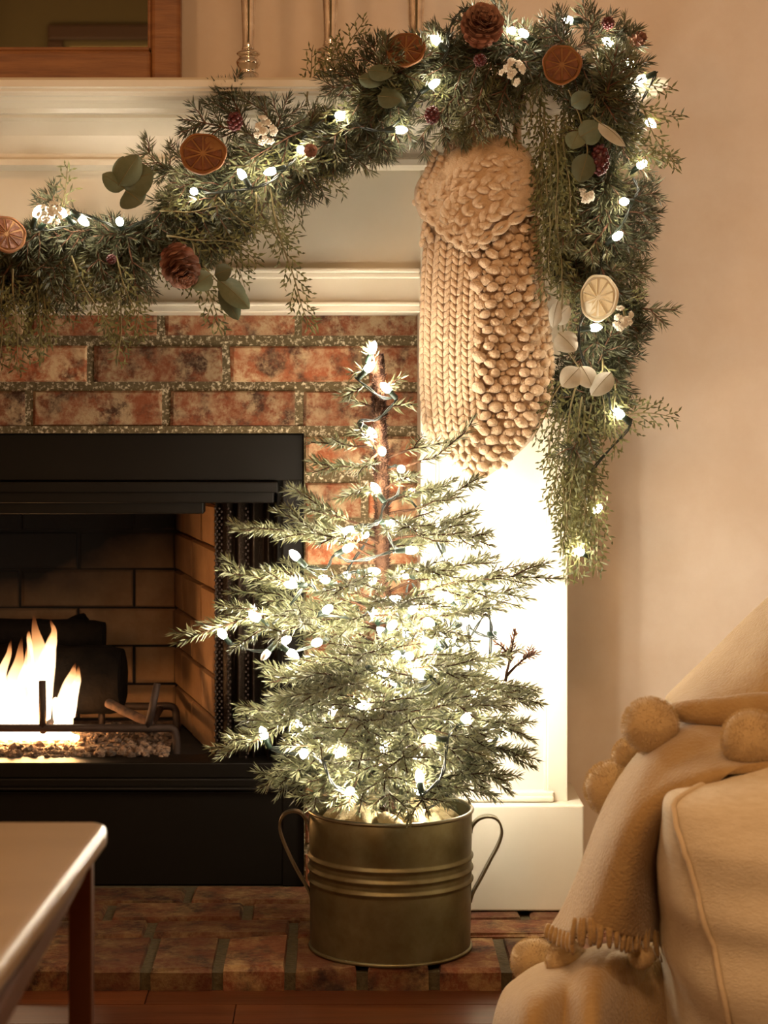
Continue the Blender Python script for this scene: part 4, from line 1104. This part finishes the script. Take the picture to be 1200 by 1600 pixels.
CS = None
def pinecone(px, py, D, Lc, R, axis, label, rows=8, per=8):
    global CS
    if CS is None:
        n = 4; G = []
        for i, (x, w_) in enumerate(((0, .10), (.35, .22), (.7, .36), (.95, .30), (1.06, .12))):
            G.append([(x, w_ * (j - 2) / 2, .10 * i / 4 + .05 * (1 - ((j - 2) / 2) ** 2) * (i / 4)) for j in range(5)])
        m2 = MB().grid(G); G2 = [[(p[0], p[1], p[2] - .07) for p in r] for r in G]; m2.grid([r[::-1] for r in G2])
        CS = m2.mesh('scale', M['cone'], False)
    c = P(px, py, D); Rm = rot_to(axis).to_4x4()
    t = thing('pinecone', label, 'pinecone', c, 'pinecones in the garland')
    o = MB().lathe([(.05 * R, -Lc * .5), (.45 * R, -Lc * .42), (.5 * R, -Lc * .1), (.35 * R, Lc * .25), (.06 * R, Lc * .48)], 10).obj('core', M['cone'], t, True)
    o.matrix_basis = Matrix.Translation(c) @ Rm
    for i in range(rows):
        u = i / (rows - 1); z = -Lc * .42 + Lc * .84 * u
        rr = R * (math.sin(PI * (.18 + .74 * u)) ** .8); m = max(4, int(per * (.55 + .45 * math.sin(PI * (.1 + .8 * u)))))
        for k in range(m):
            a = 2 * PI * (k / m + .5 * (i % 2) / m) + i * .2
            tilt = math.radians(-10 - 55 * u)
            s = rr * 1.0
            o = link('scale', CS, t)
            o.matrix_basis = Matrix.Translation(c) @ Rm @ Matrix.Translation((0, 0, z)) @ Matrix.Rotation(a, 4, 'Z') @ Matrix.Rotation(tilt, 4, 'Y') @ Matrix.Diagonal((s, R * .95, R * .8, 1))
pinecone(280, 412, 2.87, .062, .031, (.35, -.55, -.7), 'brown pinecone hanging below the drape in front of the mantel moulding')
pinecone(752, 45, 2.88, .050, .034, (.1, -.85, .5), 'brown pinecone on top of the garland above the knitted stocking')
pinecone(485, 235, 2.89, .024, .011, (.2, -.9, -.2), 'tiny brown pinecone under the garland cable by a lit bulb', 6, 6)
pinecone(995, 62, 2.90, .024, .012, (.8, -.5, .3), 'tiny dark pinecone on the tip of the garland at the corner of the shelf', 6, 6)

def berries(px, py, D, R, label, zs=1.3):
    c = P(px, py, D); mb = MB(); n = 34
    for i in range(n):
        y_ = 1 - 2 * (i + .5) / n; a = i * 2.39996; r = math.sqrt(1 - y_ * y_)
        mb.blob((c.x + R * .8 * r * math.cos(a), c.y + R * .8 * r * math.sin(a), c.z + R * zs * .8 * y_), R * .3, R * .3, R * .3, sub=0)
    mb.blob(c, R * .75, R * .75, R * zs * .75, sub=1)
    tag(mb.obj('berry_cluster', M['berry'], None, True), label, 'berries', 'dark red berry clusters')
berries(675, 180, 2.88, .0105, 'dark red berry cluster under the garland by a lit bulb near the stocking')
berries(750, 94, 2.87, .009, 'dark red berry cluster below the pinecone on the shelf', 1)
berries(950, 36, 2.90, .009, 'dark red berry cluster above the bright bulb at the shelf corner', 1)
berries(938, 250, 2.88, .013, 'dark red berry cluster beside the round eucalyptus leaf on the hanging end', 1.9)
berries(367, 190, 2.91, .011, 'dark red berry cluster in the dark fir below the first candlestick', 1.3)
berries(174, 405, 2.90, .007, 'small dark red berry cluster in the dark underside of the drape', 1)

FL = MB()
for k in range(5):
    a = 2 * PI * k / 5
    FL.blob((.6 * math.cos(a), .6 * math.sin(a), .1), .5, .5, .25, sub=0)
FL.blob((0, 0, .25), .3, .3, .3, sub=0)
FLM = FL.mesh('floret', M['floret'], True)
def flowers(px, py, D, wpx, hpx, n, label, seed):
    rg = random.Random(seed)
    t = thing('white_flower_cluster', label, 'flowers', P(px, py, D), 'white flower clusters')
    MB().tube([P(px, py + hpx * .5, D + .015), P(px + 2, py, D + .008), P(px, py - hpx * .4, D + .006)], .0012, 5).obj('stem', M['stem'], t, True)
    for k in range(n):
        a = rg.uniform(0, 2 * PI); r = math.sqrt(rg.random())
        p = P(px + wpx / 2 * r * math.cos(a), py + hpx / 2 * r * math.sin(a), D + rg.uniform(-.006, .006))
        d = Vector((math.cos(a) * r, -1, -math.sin(a) * r)) + Vector((rg.uniform(-.4, .4),) * 3)
        o = link('floret', FLM, t); s = rg.uniform(.0042, .0062)
        o.matrix_basis = Matrix.Translation(p) @ rot_to(d).to_4x4() @ Matrix.Scale(s, 4)
flowers(413, 205, 2.885, 34, 46, 20, 'white flower cluster hanging beside a lit bulb on the drape', 1)
flowers(800, 112, 2.875, 34, 40, 16, 'white flower cluster below the pinecone at the top of the stocking', 2)
flowers(913, 306, 2.885, 26, 18, 9, 'small white flower cluster below the round leaves on the hanging end', 3)
flowers(974, 497, 2.895, 32, 34, 18, 'white flower cluster beside the pale glowing slice on the hanging end', 4)
flowers(82, 333, 2.895, 52, 34, 18, 'white flower cluster glowing among the bulbs at the low end of the drape', 5)

LFM = {}
def leaf_mesh(pale):
    if pale not in LFM:
        G = []
        for i in range(11):
            u = i / 10; w_ = .5 * math.sin(PI * min(1, u ** .85 * 1.0)) ** .62 if 0 < i < 10 else .02
            G.append([(w_ * v, u, -.16 * (v * v) * w_ * 2 + .10 * math.sin(u * PI)) for v in (-1, -.66, -.33, 0, .33, .66, 1)])
        mb = MB().grid(G); mb.grid([[(p[0], p[1], p[2] - .018) for p in r][::-1] for r in G])
        rib_ = [(0, u, .10 * math.sin(u * PI) + .004) for u in np.linspace(0, .95, 7)]
        mb.tube(rib_, [.018, .016, .014, .012, .01, .008, .005], 5, mi=1)
        LFM[pale] = mb.mesh('leaf', [M['euc_pale'] if pale else M['euc'], M['stem']], True)
    return LFM[pale]
def eucalyptus(stem, leaves, label, pale=False, D=2.88):
    t = thing('eucalyptus_sprig', label, 'eucalyptus', P(*stem[0], D + .01), 'eucalyptus sprigs')
    MB().tube(catmull([P(a, b, D + .006) for a, b in stem], 5), .0011, 6).obj('stem', M['stem'], t, True)
    for bx_, by_, ex, ey, wd, fx, dD in leaves:        # base, tip, width in pixels, turn, depth
        b = P(bx_, by_, D + dD); e = P(ex, ey, D + dD - .008); v = e - b; L_ = v.length; v.normalize()
        n = Vector((fx, -1, .3)); sx = v.cross(n).normalized(); n = sx.cross(v)
        R = Matrix((( sx.x, v.x, n.x), (sx.y, v.y, n.y), (sx.z, v.z, n.z)))
        o = link('leaf', leaf_mesh(pale), t)
        o.matrix_basis = Matrix.Translation(b) @ R.to_4x4() @ Matrix.Diagonal((wd / F * D, L_, L_ * .8, 1))
eucalyptus([(212, 312), (195, 295), (180, 283)], [(185, 290, 216, 242, 44, .3, -.004), (195, 295, 160, 272, 32, -.2, 0), (192, 288, 240, 270, 58, .1, .006), (196, 298, 222, 318, 52, .2, .004), (190, 290, 192, 244, 40, -.4, .012)], 'dark green eucalyptus sprig with round leaves above the drape')
eucalyptus([(560, 118), (590, 135), (620, 160)], [(575, 110, 614, 116, 30, .2, -.01), (560, 122, 600, 128, 26, -.3, 0), (590, 150, 628, 156, 36, .3, -.01), (598, 135, 634, 165, 30, .5, .0)], 'grey green eucalyptus sprig under the dried slice between the candlesticks', D=2.895)
eucalyptus([(318, 415), (335, 435), (355, 455)], [(330, 428, 300, 450, 36, .3, 0), (335, 430, 362, 420, 30, 0, .004), (345, 440, 390, 482, 34, .2, -.006), (345, 445, 372, 500, 32, -.4, .006), (340, 436, 384, 462, 34, .4, .004)], 'eucalyptus sprig with dull green leaves beside the hanging pinecone', D=2.87)
eucalyptus([(888, 140), (905, 180), (918, 235), (905, 275)], [(893, 165, 922, 147, 30, .5, 0), (905, 215, 940, 196, 42, .2, .004), (905, 205, 892, 232, 34, -.2, .008), (918, 240, 905, 285, 38, .1, -.004), (910, 240, 930, 268, 30, .5, .008)], 'eucalyptus sprig with broad round leaves beside the long berry cluster', D=2.875)
eucalyptus([(925, 180), (938, 192), (948, 198)], [(936, 192, 977, 228, 26, .7, -.006)], 'single pale eucalyptus leaf catching the light at the mantel corner', True, 2.865)
eucalyptus([(880, 440), (878, 490), (885, 540), (912, 580), (950, 590)], [(872, 520, 900, 548, 40, .2, .004), (866, 505, 890, 478, 30, -.5, .01), (905, 575, 878, 604, 36, .1, 0), (908, 572, 926, 606, 36, .2, .004), (955, 582, 924, 618, 34, -.3, -.002), (872, 470, 864, 512, 26, -.6, .012)], 'silver eucalyptus sprig on the hanging end beside the stocking', True, 2.905)

# ---------------------------------------------------------------- knitted stocking
SD = 2.985
stk = thing('christmas_stocking', 'chunky cream knitted stocking hanging from the mantel under the garland', 'stocking', P(760, 150, SD))
OUT = [(262, 676, 832, .030), (300, 668, 838, .036), (345, 664, 840, .040), (400, 660, 846, .044), (450, 657, 852, .046), (500, 656, 858, .047), (540, 655, 864, .047), (575, 655, 867, .046), (610, 656, 864, .045), (640, 658, 856, .043), (665, 660, 846, .040), (690, 668, 830, .034), (712, 688, 806, .027), (732, 713, 780, .018), (748, 735, 757, .008)]
oy = [o[0] for o in OUT]
def sshape(py):
    return (np.interp(py, oy, [o[1] for o in OUT]), np.interp(py, oy, [o[2] for o in OUT]), np.interp(py, oy, [o[3] for o in OUT]))
def sfront(px, py, lift=0):
    l, r, dp = sshape(py); c, h = (l + r) / 2, (r - l) / 2
    u = max(-1, min(1, (px - c) / h)); dz = math.sqrt(max(0, 1 - abs(u) ** 2.6))
    dz *= 1 + .10 * math.sin((px + py * .35) * .055)
    return P(px, py, SD - dp * dz - lift)
G = []
for i in range(40):
    py = 262 + (748 - 262) * i / 39; l, r, dp = sshape(py); row = []
    for j in range(49):
        a = 2 * PI * j / 48; cx = math.cos(a)
        px = (l + r) / 2 + (r - l) / 2 * cx
        s_ = math.sin(a)
        dz = math.sqrt(max(0, 1 - abs(cx) ** 2.6)); f_ = (1 + .10 * math.sin((px + py * .35) * .055)) if s_ > 0 else .7
        row.append(P(px, py, SD - (dp - .003) * dz * f_ * (1 if s_ > 0 else -1)))
    G.append(row)
mb = MB().grid(G); mb.add(G[-1][:-1], [tuple(range(48))]); mb.add(G[0][:-1], [tuple(range(47, -1, -1))])
mb.obj('leg', M['wool'], stk, True)
def orient(px, py):
    a = sfront(px - 3, py); b = sfront(px + 3, py); c = sfront(px, py - 3); d = sfront(px, py + 3)
    ex = (b - a); ez = (c - d); ex = ex.normalized() if ex.length > 1e-6 else Vector((1, 0, 0)); ez = ez.normalized() if ez.length > 1e-6 else Vector((0, 0, 1))
    n = ez.cross(ex).normalized() if ez.cross(ex).length > 1e-6 else Vector((0, -1, 0))
    if n.y > 0: n = -n
    return ex, n, ez
def stitch(mb, px, py, a, b, c, tilt=0, lift=0, sub=1, jit=0):
    ex, n, ez = orient(px, py); R = Matrix(((ex.x, n.x, ez.x), (ex.y, n.y, ez.y), (ex.z, n.z, ez.z))) @ Matrix.Rotation(tilt, 3, 'Y')
    s = SD / F
    mb.blob(sfront(px, py, lift), a * s, b * s, c * s, R, sub, jit=jit)
rg = random.Random(4)
mb = MB()
py = 372
while py < 742:
    l, r, dp = sshape(py); edge = l + (r - l) * .42
    x = l + 2
    k = 0
    while x < edge:
        for sg in (-1, 1):
            stitch(mb, x + 6 + sg * 4.4, py + rg.uniform(-1, 1), 4.6, 4.2, 9.5, -sg * .5, sub=1)
        x += 19.5; k += 1
    py += 11.8
mb.obj('plain_stitches', M['wool'], stk, True)['kind'] = 'stuff'
mb = MB(); ri = 0; py = 318
while py < 745:
    l, r, dp = sshape(py); a = l + (r - l) * .44 + 4
    x = a + (11 if ri % 2 else 0)
    while x < r - 5:
        if py > 392 - (x - 735) * .66:
            col = int((x - a) / 22)
            if (col % 4) == 3 and False: pass
            k_ = rg.uniform(.78, 1.15); stitch(mb, x + rg.uniform(-3.5, 3.5), py + rg.uniform(-2.5, 2.5), 10.4 * k_, 8.5 * k_, 7.8 * k_, rg.uniform(-.6, .6), .0015 + .003 * math.cos((x - 762) * .09), 1, .11)
            stitch(mb, x + 11, py + 2, 4.5, 4, 5.5, rg.uniform(-1, 1), 0, 0)
        x += 22
    py += 13.2; ri += 1
py = 330
while py < 650:
    l, r, dp = sshape(py)
    if py > 392 - (r - 735) * .66:
        stitch(mb, r - 5, py, 6, 6, 7.5, .3, .001, 1, .1)
    py += 11
mb.obj('bobble_stitches', M['wool'], stk, True)['kind'] = 'stuff'
# folded cuff: a loose flap with cables lying over the leg
cuffrows = [[(668, 262), (720, 232), (775, 214), (818, 236), (832, 268)], [(652, 300), (705, 268), (765, 240), (822, 258), (842, 290)], [(660, 340), (704, 318), (760, 285), (815, 285), (846, 305)], [(684, 356), (712, 358), (762, 335), (810, 315), (848, 316)], [(700, 362), (726, 386), (764, 366), (808, 338), (850, 320)]]
def cuffpt(px, py, lift=0):
    u = (px - 750) / 100
    return P(px, py, SD - .058 * math.sqrt(max(.04, 1 - min(1, abs(u)) ** 2.4)) - lift)
rows_ = [[cuffpt(a, b, (0 if 0 < i < 4 else -.012)) for a, b in r] for i, r in enumerate(cuffrows)]
o = MB().grid(loft(rows_, 7, 7)).obj('cuff', M['wool'], stk, True)
m_ = o.modifiers.new('thick', 'SOLIDIFY'); m_.thickness = .012; m_.offset = 0
cuff = o
def braid(pts, r, name='cable_stitch', n=3, tw=.55, lift=.004):
    c = catmull([cuffpt(a, b, lift) for a, b in pts], 10); mb = MB(); s = SD / F; k = len(c)
    for q in range(n):
        out = []; rr = []
        for i, p in enumerate(c):
            t = (c[min(i + 1, k - 1)] - c[max(i - 1, 0)]).normalized(); sd = t.cross(Vector((0, 1, 0))).normalized()
            ph = i * tw + q * 2 * PI / n
            out.append(p + sd * math.sin(ph) * r * s * .75 + Vector((0, -1, 0)) * math.sin(2 * ph) * r * s * .35)
            rr.append(r * s * .62 * (.5 + .5 * min(1, i / 3, (k - 1 - i) / 3)))
        mb.tube(out, rr, 7)
    mb.obj(name, M['wool'], cuff, True)
braid([(690, 300), (720, 272), (765, 250), (815, 258)], 9)
braid([(672, 318), (700, 300), (745, 276), (800, 270), (840, 290)], 8, n=2)
braid([(700, 350), (706, 322), (740, 296), (790, 284), (838, 296)], 11)
braid([(716, 366), (724, 338), (752, 314), (800, 298), (842, 306)], 9, n=2)
braid([(728, 382), (748, 352), (790, 322), (846, 312)], 11)
braid([(656, 300), (668, 330), (690, 356), (716, 376), (736, 388)], 8, n=2)
braid([(730, 390), (765, 368), (808, 340), (850, 320)], 7, n=2)
mb = MB()
for i in range(9):
    for j in range(5):
        px, py = 700 + j * 12 + i * .6, 214 + i * 8 - j * 1.5
        for sg in (-1, 1):
            mb.blob(cuffpt(px + sg * 3.6, py, -.012), 4.5 * SD / F, 4.2 * SD / F, 7.5 * SD / F, Matrix.Rotation(-sg * .55, 3, 'Y'), 1)
for i in range(10):
    for j in range(4):
        px, py = 650 + j * 10 + i * 3.2, 316 - i * 8.5 + j * 9
        mb.blob(cuffpt(px, py, -.002), 6.2 * SD / F, 6 * SD / F, 6.2 * SD / F, None, 1, jit=.1)
for q in ((664, 352), (668, 362), (672, 372), (662, 365), (660, 378)):
    mb.blob(cuffpt(*q, -.004), 5 * SD / F, 5 * SD / F, 9 * SD / F, Matrix.Rotation(.3, 3, 'Y'), 1)
mb.obj('cuff_stitches', M['wool'], cuff, True)['kind'] = 'stuff'
lp = catmull([P(812, 245, SD - .03), P(808, 215, SD - .02), P(810, 180, SD - .015), P(816, 140, SD - .01), P(824, 118, SD)], 8)
MB().tube(lp, .0062, 8).obj('hanging_loop', M['wool'], stk, True)

# ---------------------------------------------------------------- coffee table in the foreground
tz = Z(1285, 1.83)
cx_, cy_ = X(171, 1.83), 1.838
table = thing('coffee_table', 'low marble topped coffee table with slim bronze metal legs before the hearth', 'table', (cx_ - .6, 1.4, 0))
ang = math.radians(2.6)
def trot(lx, ly):   # table axes turned a little about the far corner
    return (cx_ + lx * math.cos(ang) + ly * math.sin(ang), cy_ - lx * math.sin(ang) * 0 + ly * math.cos(ang))
W_, D_ = 1.25, .86
poly = [(-W_, -D_), (0, -D_), (0, -.012), (-.010, 0), (-W_, 0)]
mb = MB(); pts = [trot(*p) for p in poly]; k = len(pts)
mb.add([(x, y, tz - .022) for x, y in pts] + [(x, y, tz) for x, y in pts], [tuple(range(k - 1, -1, -1)), tuple(range(k, 2 * k))] + [(i, (i + 1) % k, (i + 1) % k + k, i + k) for i in range(k)])
o = mb.obj('table_top', M['marble'], table); bevel(o, .009, 3)
for lx, ly in ((-.022, -.022), (-.022, -D_ + .03), (-W_ + .03, -.022), (-W_ + .03, -D_ + .03)):
    x, y = trot(lx, ly)
    o = MB().box(x - .010, x + .010, y - .010, y + .010, 0, tz - .022).obj('leg', M['bronze'], table); bevel(o, .001)
for a, b in (((-.03, -.022), (-W_ + .04, -.022)), ((-.022, -.03), (-.022, -D_ + .04)), ((-.03, -D_ + .03), (-W_ + .04, -D_ + .03)), ((-W_ + .03, -.03), (-W_ + .03, -D_ + .04))):
    p, q = trot(*a), trot(*b)
    o = MB().box(min(p[0], q[0]) - .006, max(p[0], q[0]) + .006, min(p[1], q[1]) - .006, max(p[1], q[1]) + .006, tz - .040, tz - .0225).obj('apron_bar', M['bronze'], table)

# ---------------------------------------------------------------- sofa end with its slipcover
sofa = thing('sofa', 'beige linen slipcovered sofa end with a wavy welt seam', 'sofa', (.7, 2.45, 0))
Lr = [
    [(.412, 2.80, 0), (.388, 2.62, 0), (.372, 2.40, 0), (.415, 2.13, 0), (.62, 2.07, 0), (.95, 2.07, 0), (1.25, 2.08, 0)],
    [(.412, 2.80, .10), (.386, 2.62, .10), (.362, 2.40, .10), (.402, 2.12, .10), (.62, 2.06, .10), (.95, 2.06, .10), (1.25, 2.07, .10)],
    [(.412, 2.80, .20), (.384, 2.62, .20), (.354, 2.40, .20), (.386, 2.115, .19), (.62, 2.05, .20), (.95, 2.05, .20), (1.25, 2.06, .20)],
    [(.414, 2.80, .29), (.386, 2.62, .29), (.354, 2.40, .29), (.362, 2.12, .28), (.60, 2.06, .29), (.95, 2.06, .29), (1.25, 2.07, .29)],
    [(.432, 2.80, .345), (.408, 2.62, .345), (.372, 2.40, .345), (.346, 2.13, .34), (.58, 2.08, .35), (.95, 2.08, .35), (1.25, 2.09, .35)],
    [(.475, 2.79, .380), (.450, 2.62, .380), (.415, 2.42, .378), (.345, 2.165, .378), (.56, 2.13, .398), (.95, 2.13, .398), (1.25, 2.14, .398)],
    [(.54, 2.78, .402), (.52, 2.62, .402), (.49, 2.46, .402), (.425, 2.25, .400), (.57, 2.21, .420), (.95, 2.21, .420), (1.25, 2.22, .420)],
    [(.60, 2.76, .412), (.58, 2.62, .412), (.56, 2.50, .414), (.53, 2.36, .414), (.62, 2.33, .426), (.95, 2.33, .426), (1.25, 2.34, .426)],
    [(.72, 2.72, .415), (.72, 2.66, .415), (.70, 2.60, .418), (.70, 2.50, .424), (.75, 2.48, .428), (.95, 2.48, .428), (1.25, 2.50, .428)]]
G = loft(Lr, 8, 6)
H_ = []
for r in G:
    row = []
    for p in r:
        q = p.copy()
        wv = noise.noise(Vector((p.x * 5 + p.z * 3, p.y * 5, p.z * 24))) * .012 + noise.noise(Vector((p.x * 14, p.y * 12, p.z * 9))) * .0025
        q.y += wv * 1.2; q.x += wv * .5; q.z += wv * .6
        row.append(q)
    H_.append(row)
ob = MB().grid(H_).obj('arm', M['linen'], sofa, True)
m_ = ob.modifiers.new('thick', 'SOLIDIFY'); m_.thickness = .02; m_.offset = -1
sm = ob.modifiers.new('smooth', 'SUBSURF'); sm.levels = 1; sm.render_levels = 1
ci = 3 * 8
wl = [H_[i][ci] for i in range(0, len(H_) - 14)]
wl = [p + Vector((.0035 * noise.noise(Vector((i * .45, 0, 3))) - .001, -.002, 0)) for i, p in enumerate(wl)]
MB().tube(wl, .0032, 7).obj('welt', M['welt'], sofa, True)
o = MB().prism([(.50, .36), (.54, .43), (.60, .49), (.68, .54), (1.25, .60), (1.25, .02), (.50, .02)], 2.62, 2.88).obj('backrest', M['linen'], sofa); bevel(o, .04, 5)
o = MB().box(.52, 1.22, 2.30, 2.62, .0, .36).obj('base', M['linen'], sofa); bevel(o, .03, 3)

# ---------------------------------------------------------------- throw with pom-poms over the sofa end
thr = thing('throw_blanket', 'cream fleece throw with pom-poms and fringe draped over the sofa end', 'blanket', P(900, 1790, 2.3))
def cloth(rows, name, nu=7, nv=7, thick=.010, amp=.0022):
    G = loft([[P(*p) for p in r] for r in rows], nu, nv)
    for r in G:
        for p in r:
            p.y += amp * noise.noise(p * 16)
    o = MB().grid(G).obj(name, M['throw'], thr, True)
    m = o.modifiers.new('thick', 'SOLIDIFY'); m.thickness = thick; m.offset = 0
    s = o.modifiers.new('smooth', 'SUBSURF'); s.levels = 1; s.render_levels = 1
    return o
cloth([[(1040, 1096, 2.60), (1112, 1024, 2.60), (1200, 938, 2.60), (1300, 858, 2.62), (1440, 800, 2.64)],
       [(1044, 1098, 2.545), (1124, 1034, 2.535), (1212, 958, 2.53), (1308, 890, 2.54), (1440, 840, 2.56)],
       [(1052, 1104, 2.48), (1132, 1062, 2.47), (1218, 1006, 2.44), (1312, 962, 2.45), (1440, 930, 2.48)],
       [(1056, 1110, 2.42), (1138, 1090, 2.42), (1222, 1060, 2.39), (1316, 1044, 2.40), (1440, 1030, 2.42)],
       [(1058, 1122, 2.39), (1140, 1118, 2.39), (1224, 1112, 2.37), (1318, 1106, 2.38), (1440, 1100, 2.40)]], 'upper_fold')
hem = catmull([P(1052, 1112, 2.36), P(1080, 1112, 2.345), P(1125, 1112, 2.33), P(1170, 1106, 2.325), P(1220, 1104, 2.33), P(1330, 1106, 2.34)], 8)
o = MB().tube(hem, [(.010 + .0065 * min(1, i / 14)) for i in range(len(hem))], 14).obj('rolled_hem', M['throw'], thr, True)
cloth([[(1046, 1122, 2.40), (1100, 1126, 2.37), (1160, 1132, 2.36), (1240, 1136, 2.36), (1340, 1138, 2.37)],
       [(1012, 1164, 2.38), (1072, 1150, 2.315), (1140, 1152, 2.30), (1226, 1158, 2.30), (1340, 1162, 2.31)],
       [(978, 1206, 2.37), (1032, 1182, 2.285), (1098, 1180, 2.265), (1180, 1182, 2.245), (1330, 1186, 2.25)],
       [(950, 1252, 2.37), (998, 1226, 2.27), (1050, 1216, 2.235), (1096, 1214, 2.20), (1150, 1206, 2.19)],
       [(928, 1306, 2.37), (968, 1282, 2.265), (1006, 1272, 2.225), (1034, 1276, 2.24), (1058, 1268, 2.27)],
       [(908, 1360, 2.37), (946, 1344, 2.27), (978, 1340, 2.235), (1006, 1348, 2.26), (1042, 1350, 2.38)],
       [(884, 1414, 2.37), (926, 1408, 2.28), (960, 1406, 2.25), (992, 1418, 2.27), (1042, 1424, 2.39)],
       [(862, 1452, 2.37), (900, 1462, 2.29), (944, 1452, 2.26), (986, 1466, 2.28), (1044, 1478, 2.39)]], 'hanging_fold', 8, 7)
# fringe
rg = random.Random(8)
def tassel(px, py, D, ln, r, dx=0):
    b = P(px, py, D); pts = [b, P(px + dx * .5 + rg.uniform(-1, 1), py + ln * .5, D - .004), P(px + dx + rg.uniform(-2, 2), py + ln, D - .002)]
    MB().tube(catmull(pts, 4), [r * x for x in (.8, .95, 1, 1.05, 1.1, 1.1, 1.05, .95, .6)], 8).obj('tassel', M['throw'], thr, True)
for i in range(7):
    u = i / 6; tassel(858 + 36 * u, 1444 + 16 * u, 2.37 - .085 * u, 22 + 8 * u, .0032, -5 + 5 * u)
for i in range(22):
    u = (i + rg.uniform(-.3, .3)) / 21; tassel(900 + 142 * u, 1434 + 26 * u - 8 * math.sin(u * PI), 2.280 - .036 * math.sin(u * PI) + .085 * u * u, 44 + rg.uniform(-4, 4), .0029, rg.uniform(-5, 5))
# the end of the throw heaped in folds on the floor
cloth([[(800, 1540, 2.47), (840, 1512, 2.46), (886, 1500, 2.44), (940, 1484, 2.43), (990, 1476, 2.42), (1050, 1476, 2.40)],
       [(786, 1556, 2.40), (838, 1530, 2.35), (890, 1510, 2.35), (942, 1486, 2.34), (994, 1500, 2.36), (1056, 1520, 2.39)],
       [(776, 1586, 2.36), (830, 1560, 2.25), (886, 1548, 2.28), (930, 1540, 2.25), (976, 1560, 2.31), (1052, 1566, 2.38)],
       [(768, 1630, 2.35), (824, 1606, 2.21), (880, 1600, 2.25), (926, 1600, 2.21), (968, 1606, 2.29), (1050, 1616, 2.37)],
       [(762, 1690, 2.35), (820, 1680, 2.19), (878, 1676, 2.23), (924, 1676, 2.19), (962, 1680, 2.28), (1050, 1680, 2.37)],
       [(752, 1720, 2.36), (814, 1770, 2.20), (874, 1776, 2.21), (922, 1780, 2.19), (962, 1760, 2.27), (1050, 1716, 2.37)]], 'floor_fold', 8, 8)
cloth([[(936, 1490, 2.40), (960, 1488, 2.36), (984, 1492, 2.34), (1010, 1500, 2.36)], [(928, 1516, 2.36), (944, 1500, 2.32), (962, 1506, 2.30), (1000, 1540, 2.34)],
       [(888, 1552, 2.34), (906, 1538, 2.29), (930, 1544, 2.27), (960, 1580, 2.32)], [(862, 1568, 2.33), (880, 1560, 2.29), (900, 1566, 2.28), (930, 1600, 2.30)]], 'crease_fold', 6, 6, .008)
def pompom(px, py, D, rpx, label=None):
    r = rpx / F * D; c = P(px, py, D); mb = MB()
    vs, fs = ICO[3]
    out = []
    for v in vs:
        v = Vector(v); s = r * (.97 + .07 * noise.noise(v * 1.5 + c * 7))
        out.append(c + v * s)
    mb.add(out, fs)
    o = mb.obj('pompom', M['pom'], thr, True)
    n = 5000
    d = unit(RNG.normal(size=(n, 3))); b = np.array(tuple(c)) + d * r * .93
    sd = unit(np.cross(d, RNG.normal(size=(n, 3)))) * .00028
    t = unit(d + RNG.normal(0, .25, (n, 3))); e = b + t * r * .14 
    V = np.stack([b - sd, b + sd, e + sd * .3, e - sd * .3], 1)
    s = link('yarn', fast_quads('yarn', V, M['pom']), o); s['kind'] = 'stuff'
pompom(1016, 1134, 2.33, 44); pompom(1174, 1156, 2.225, 47); pompom(956, 1232, 2.41, 43); pompom(986, 1182, 2.42, 30)
pompom(834, 1502, 2.50, 36); pompom(884, 1500, 2.36, 32); pompom(1002, 1494, 2.31, 20)
# a tie that holds one pom-pom
MB().tube(catmull([P(1046, 1120, 2.35), P(1034, 1128, 2.34), P(1020, 1132, 2.33)], 4), .006, 8).obj('tie', M['throw'], thr, True)
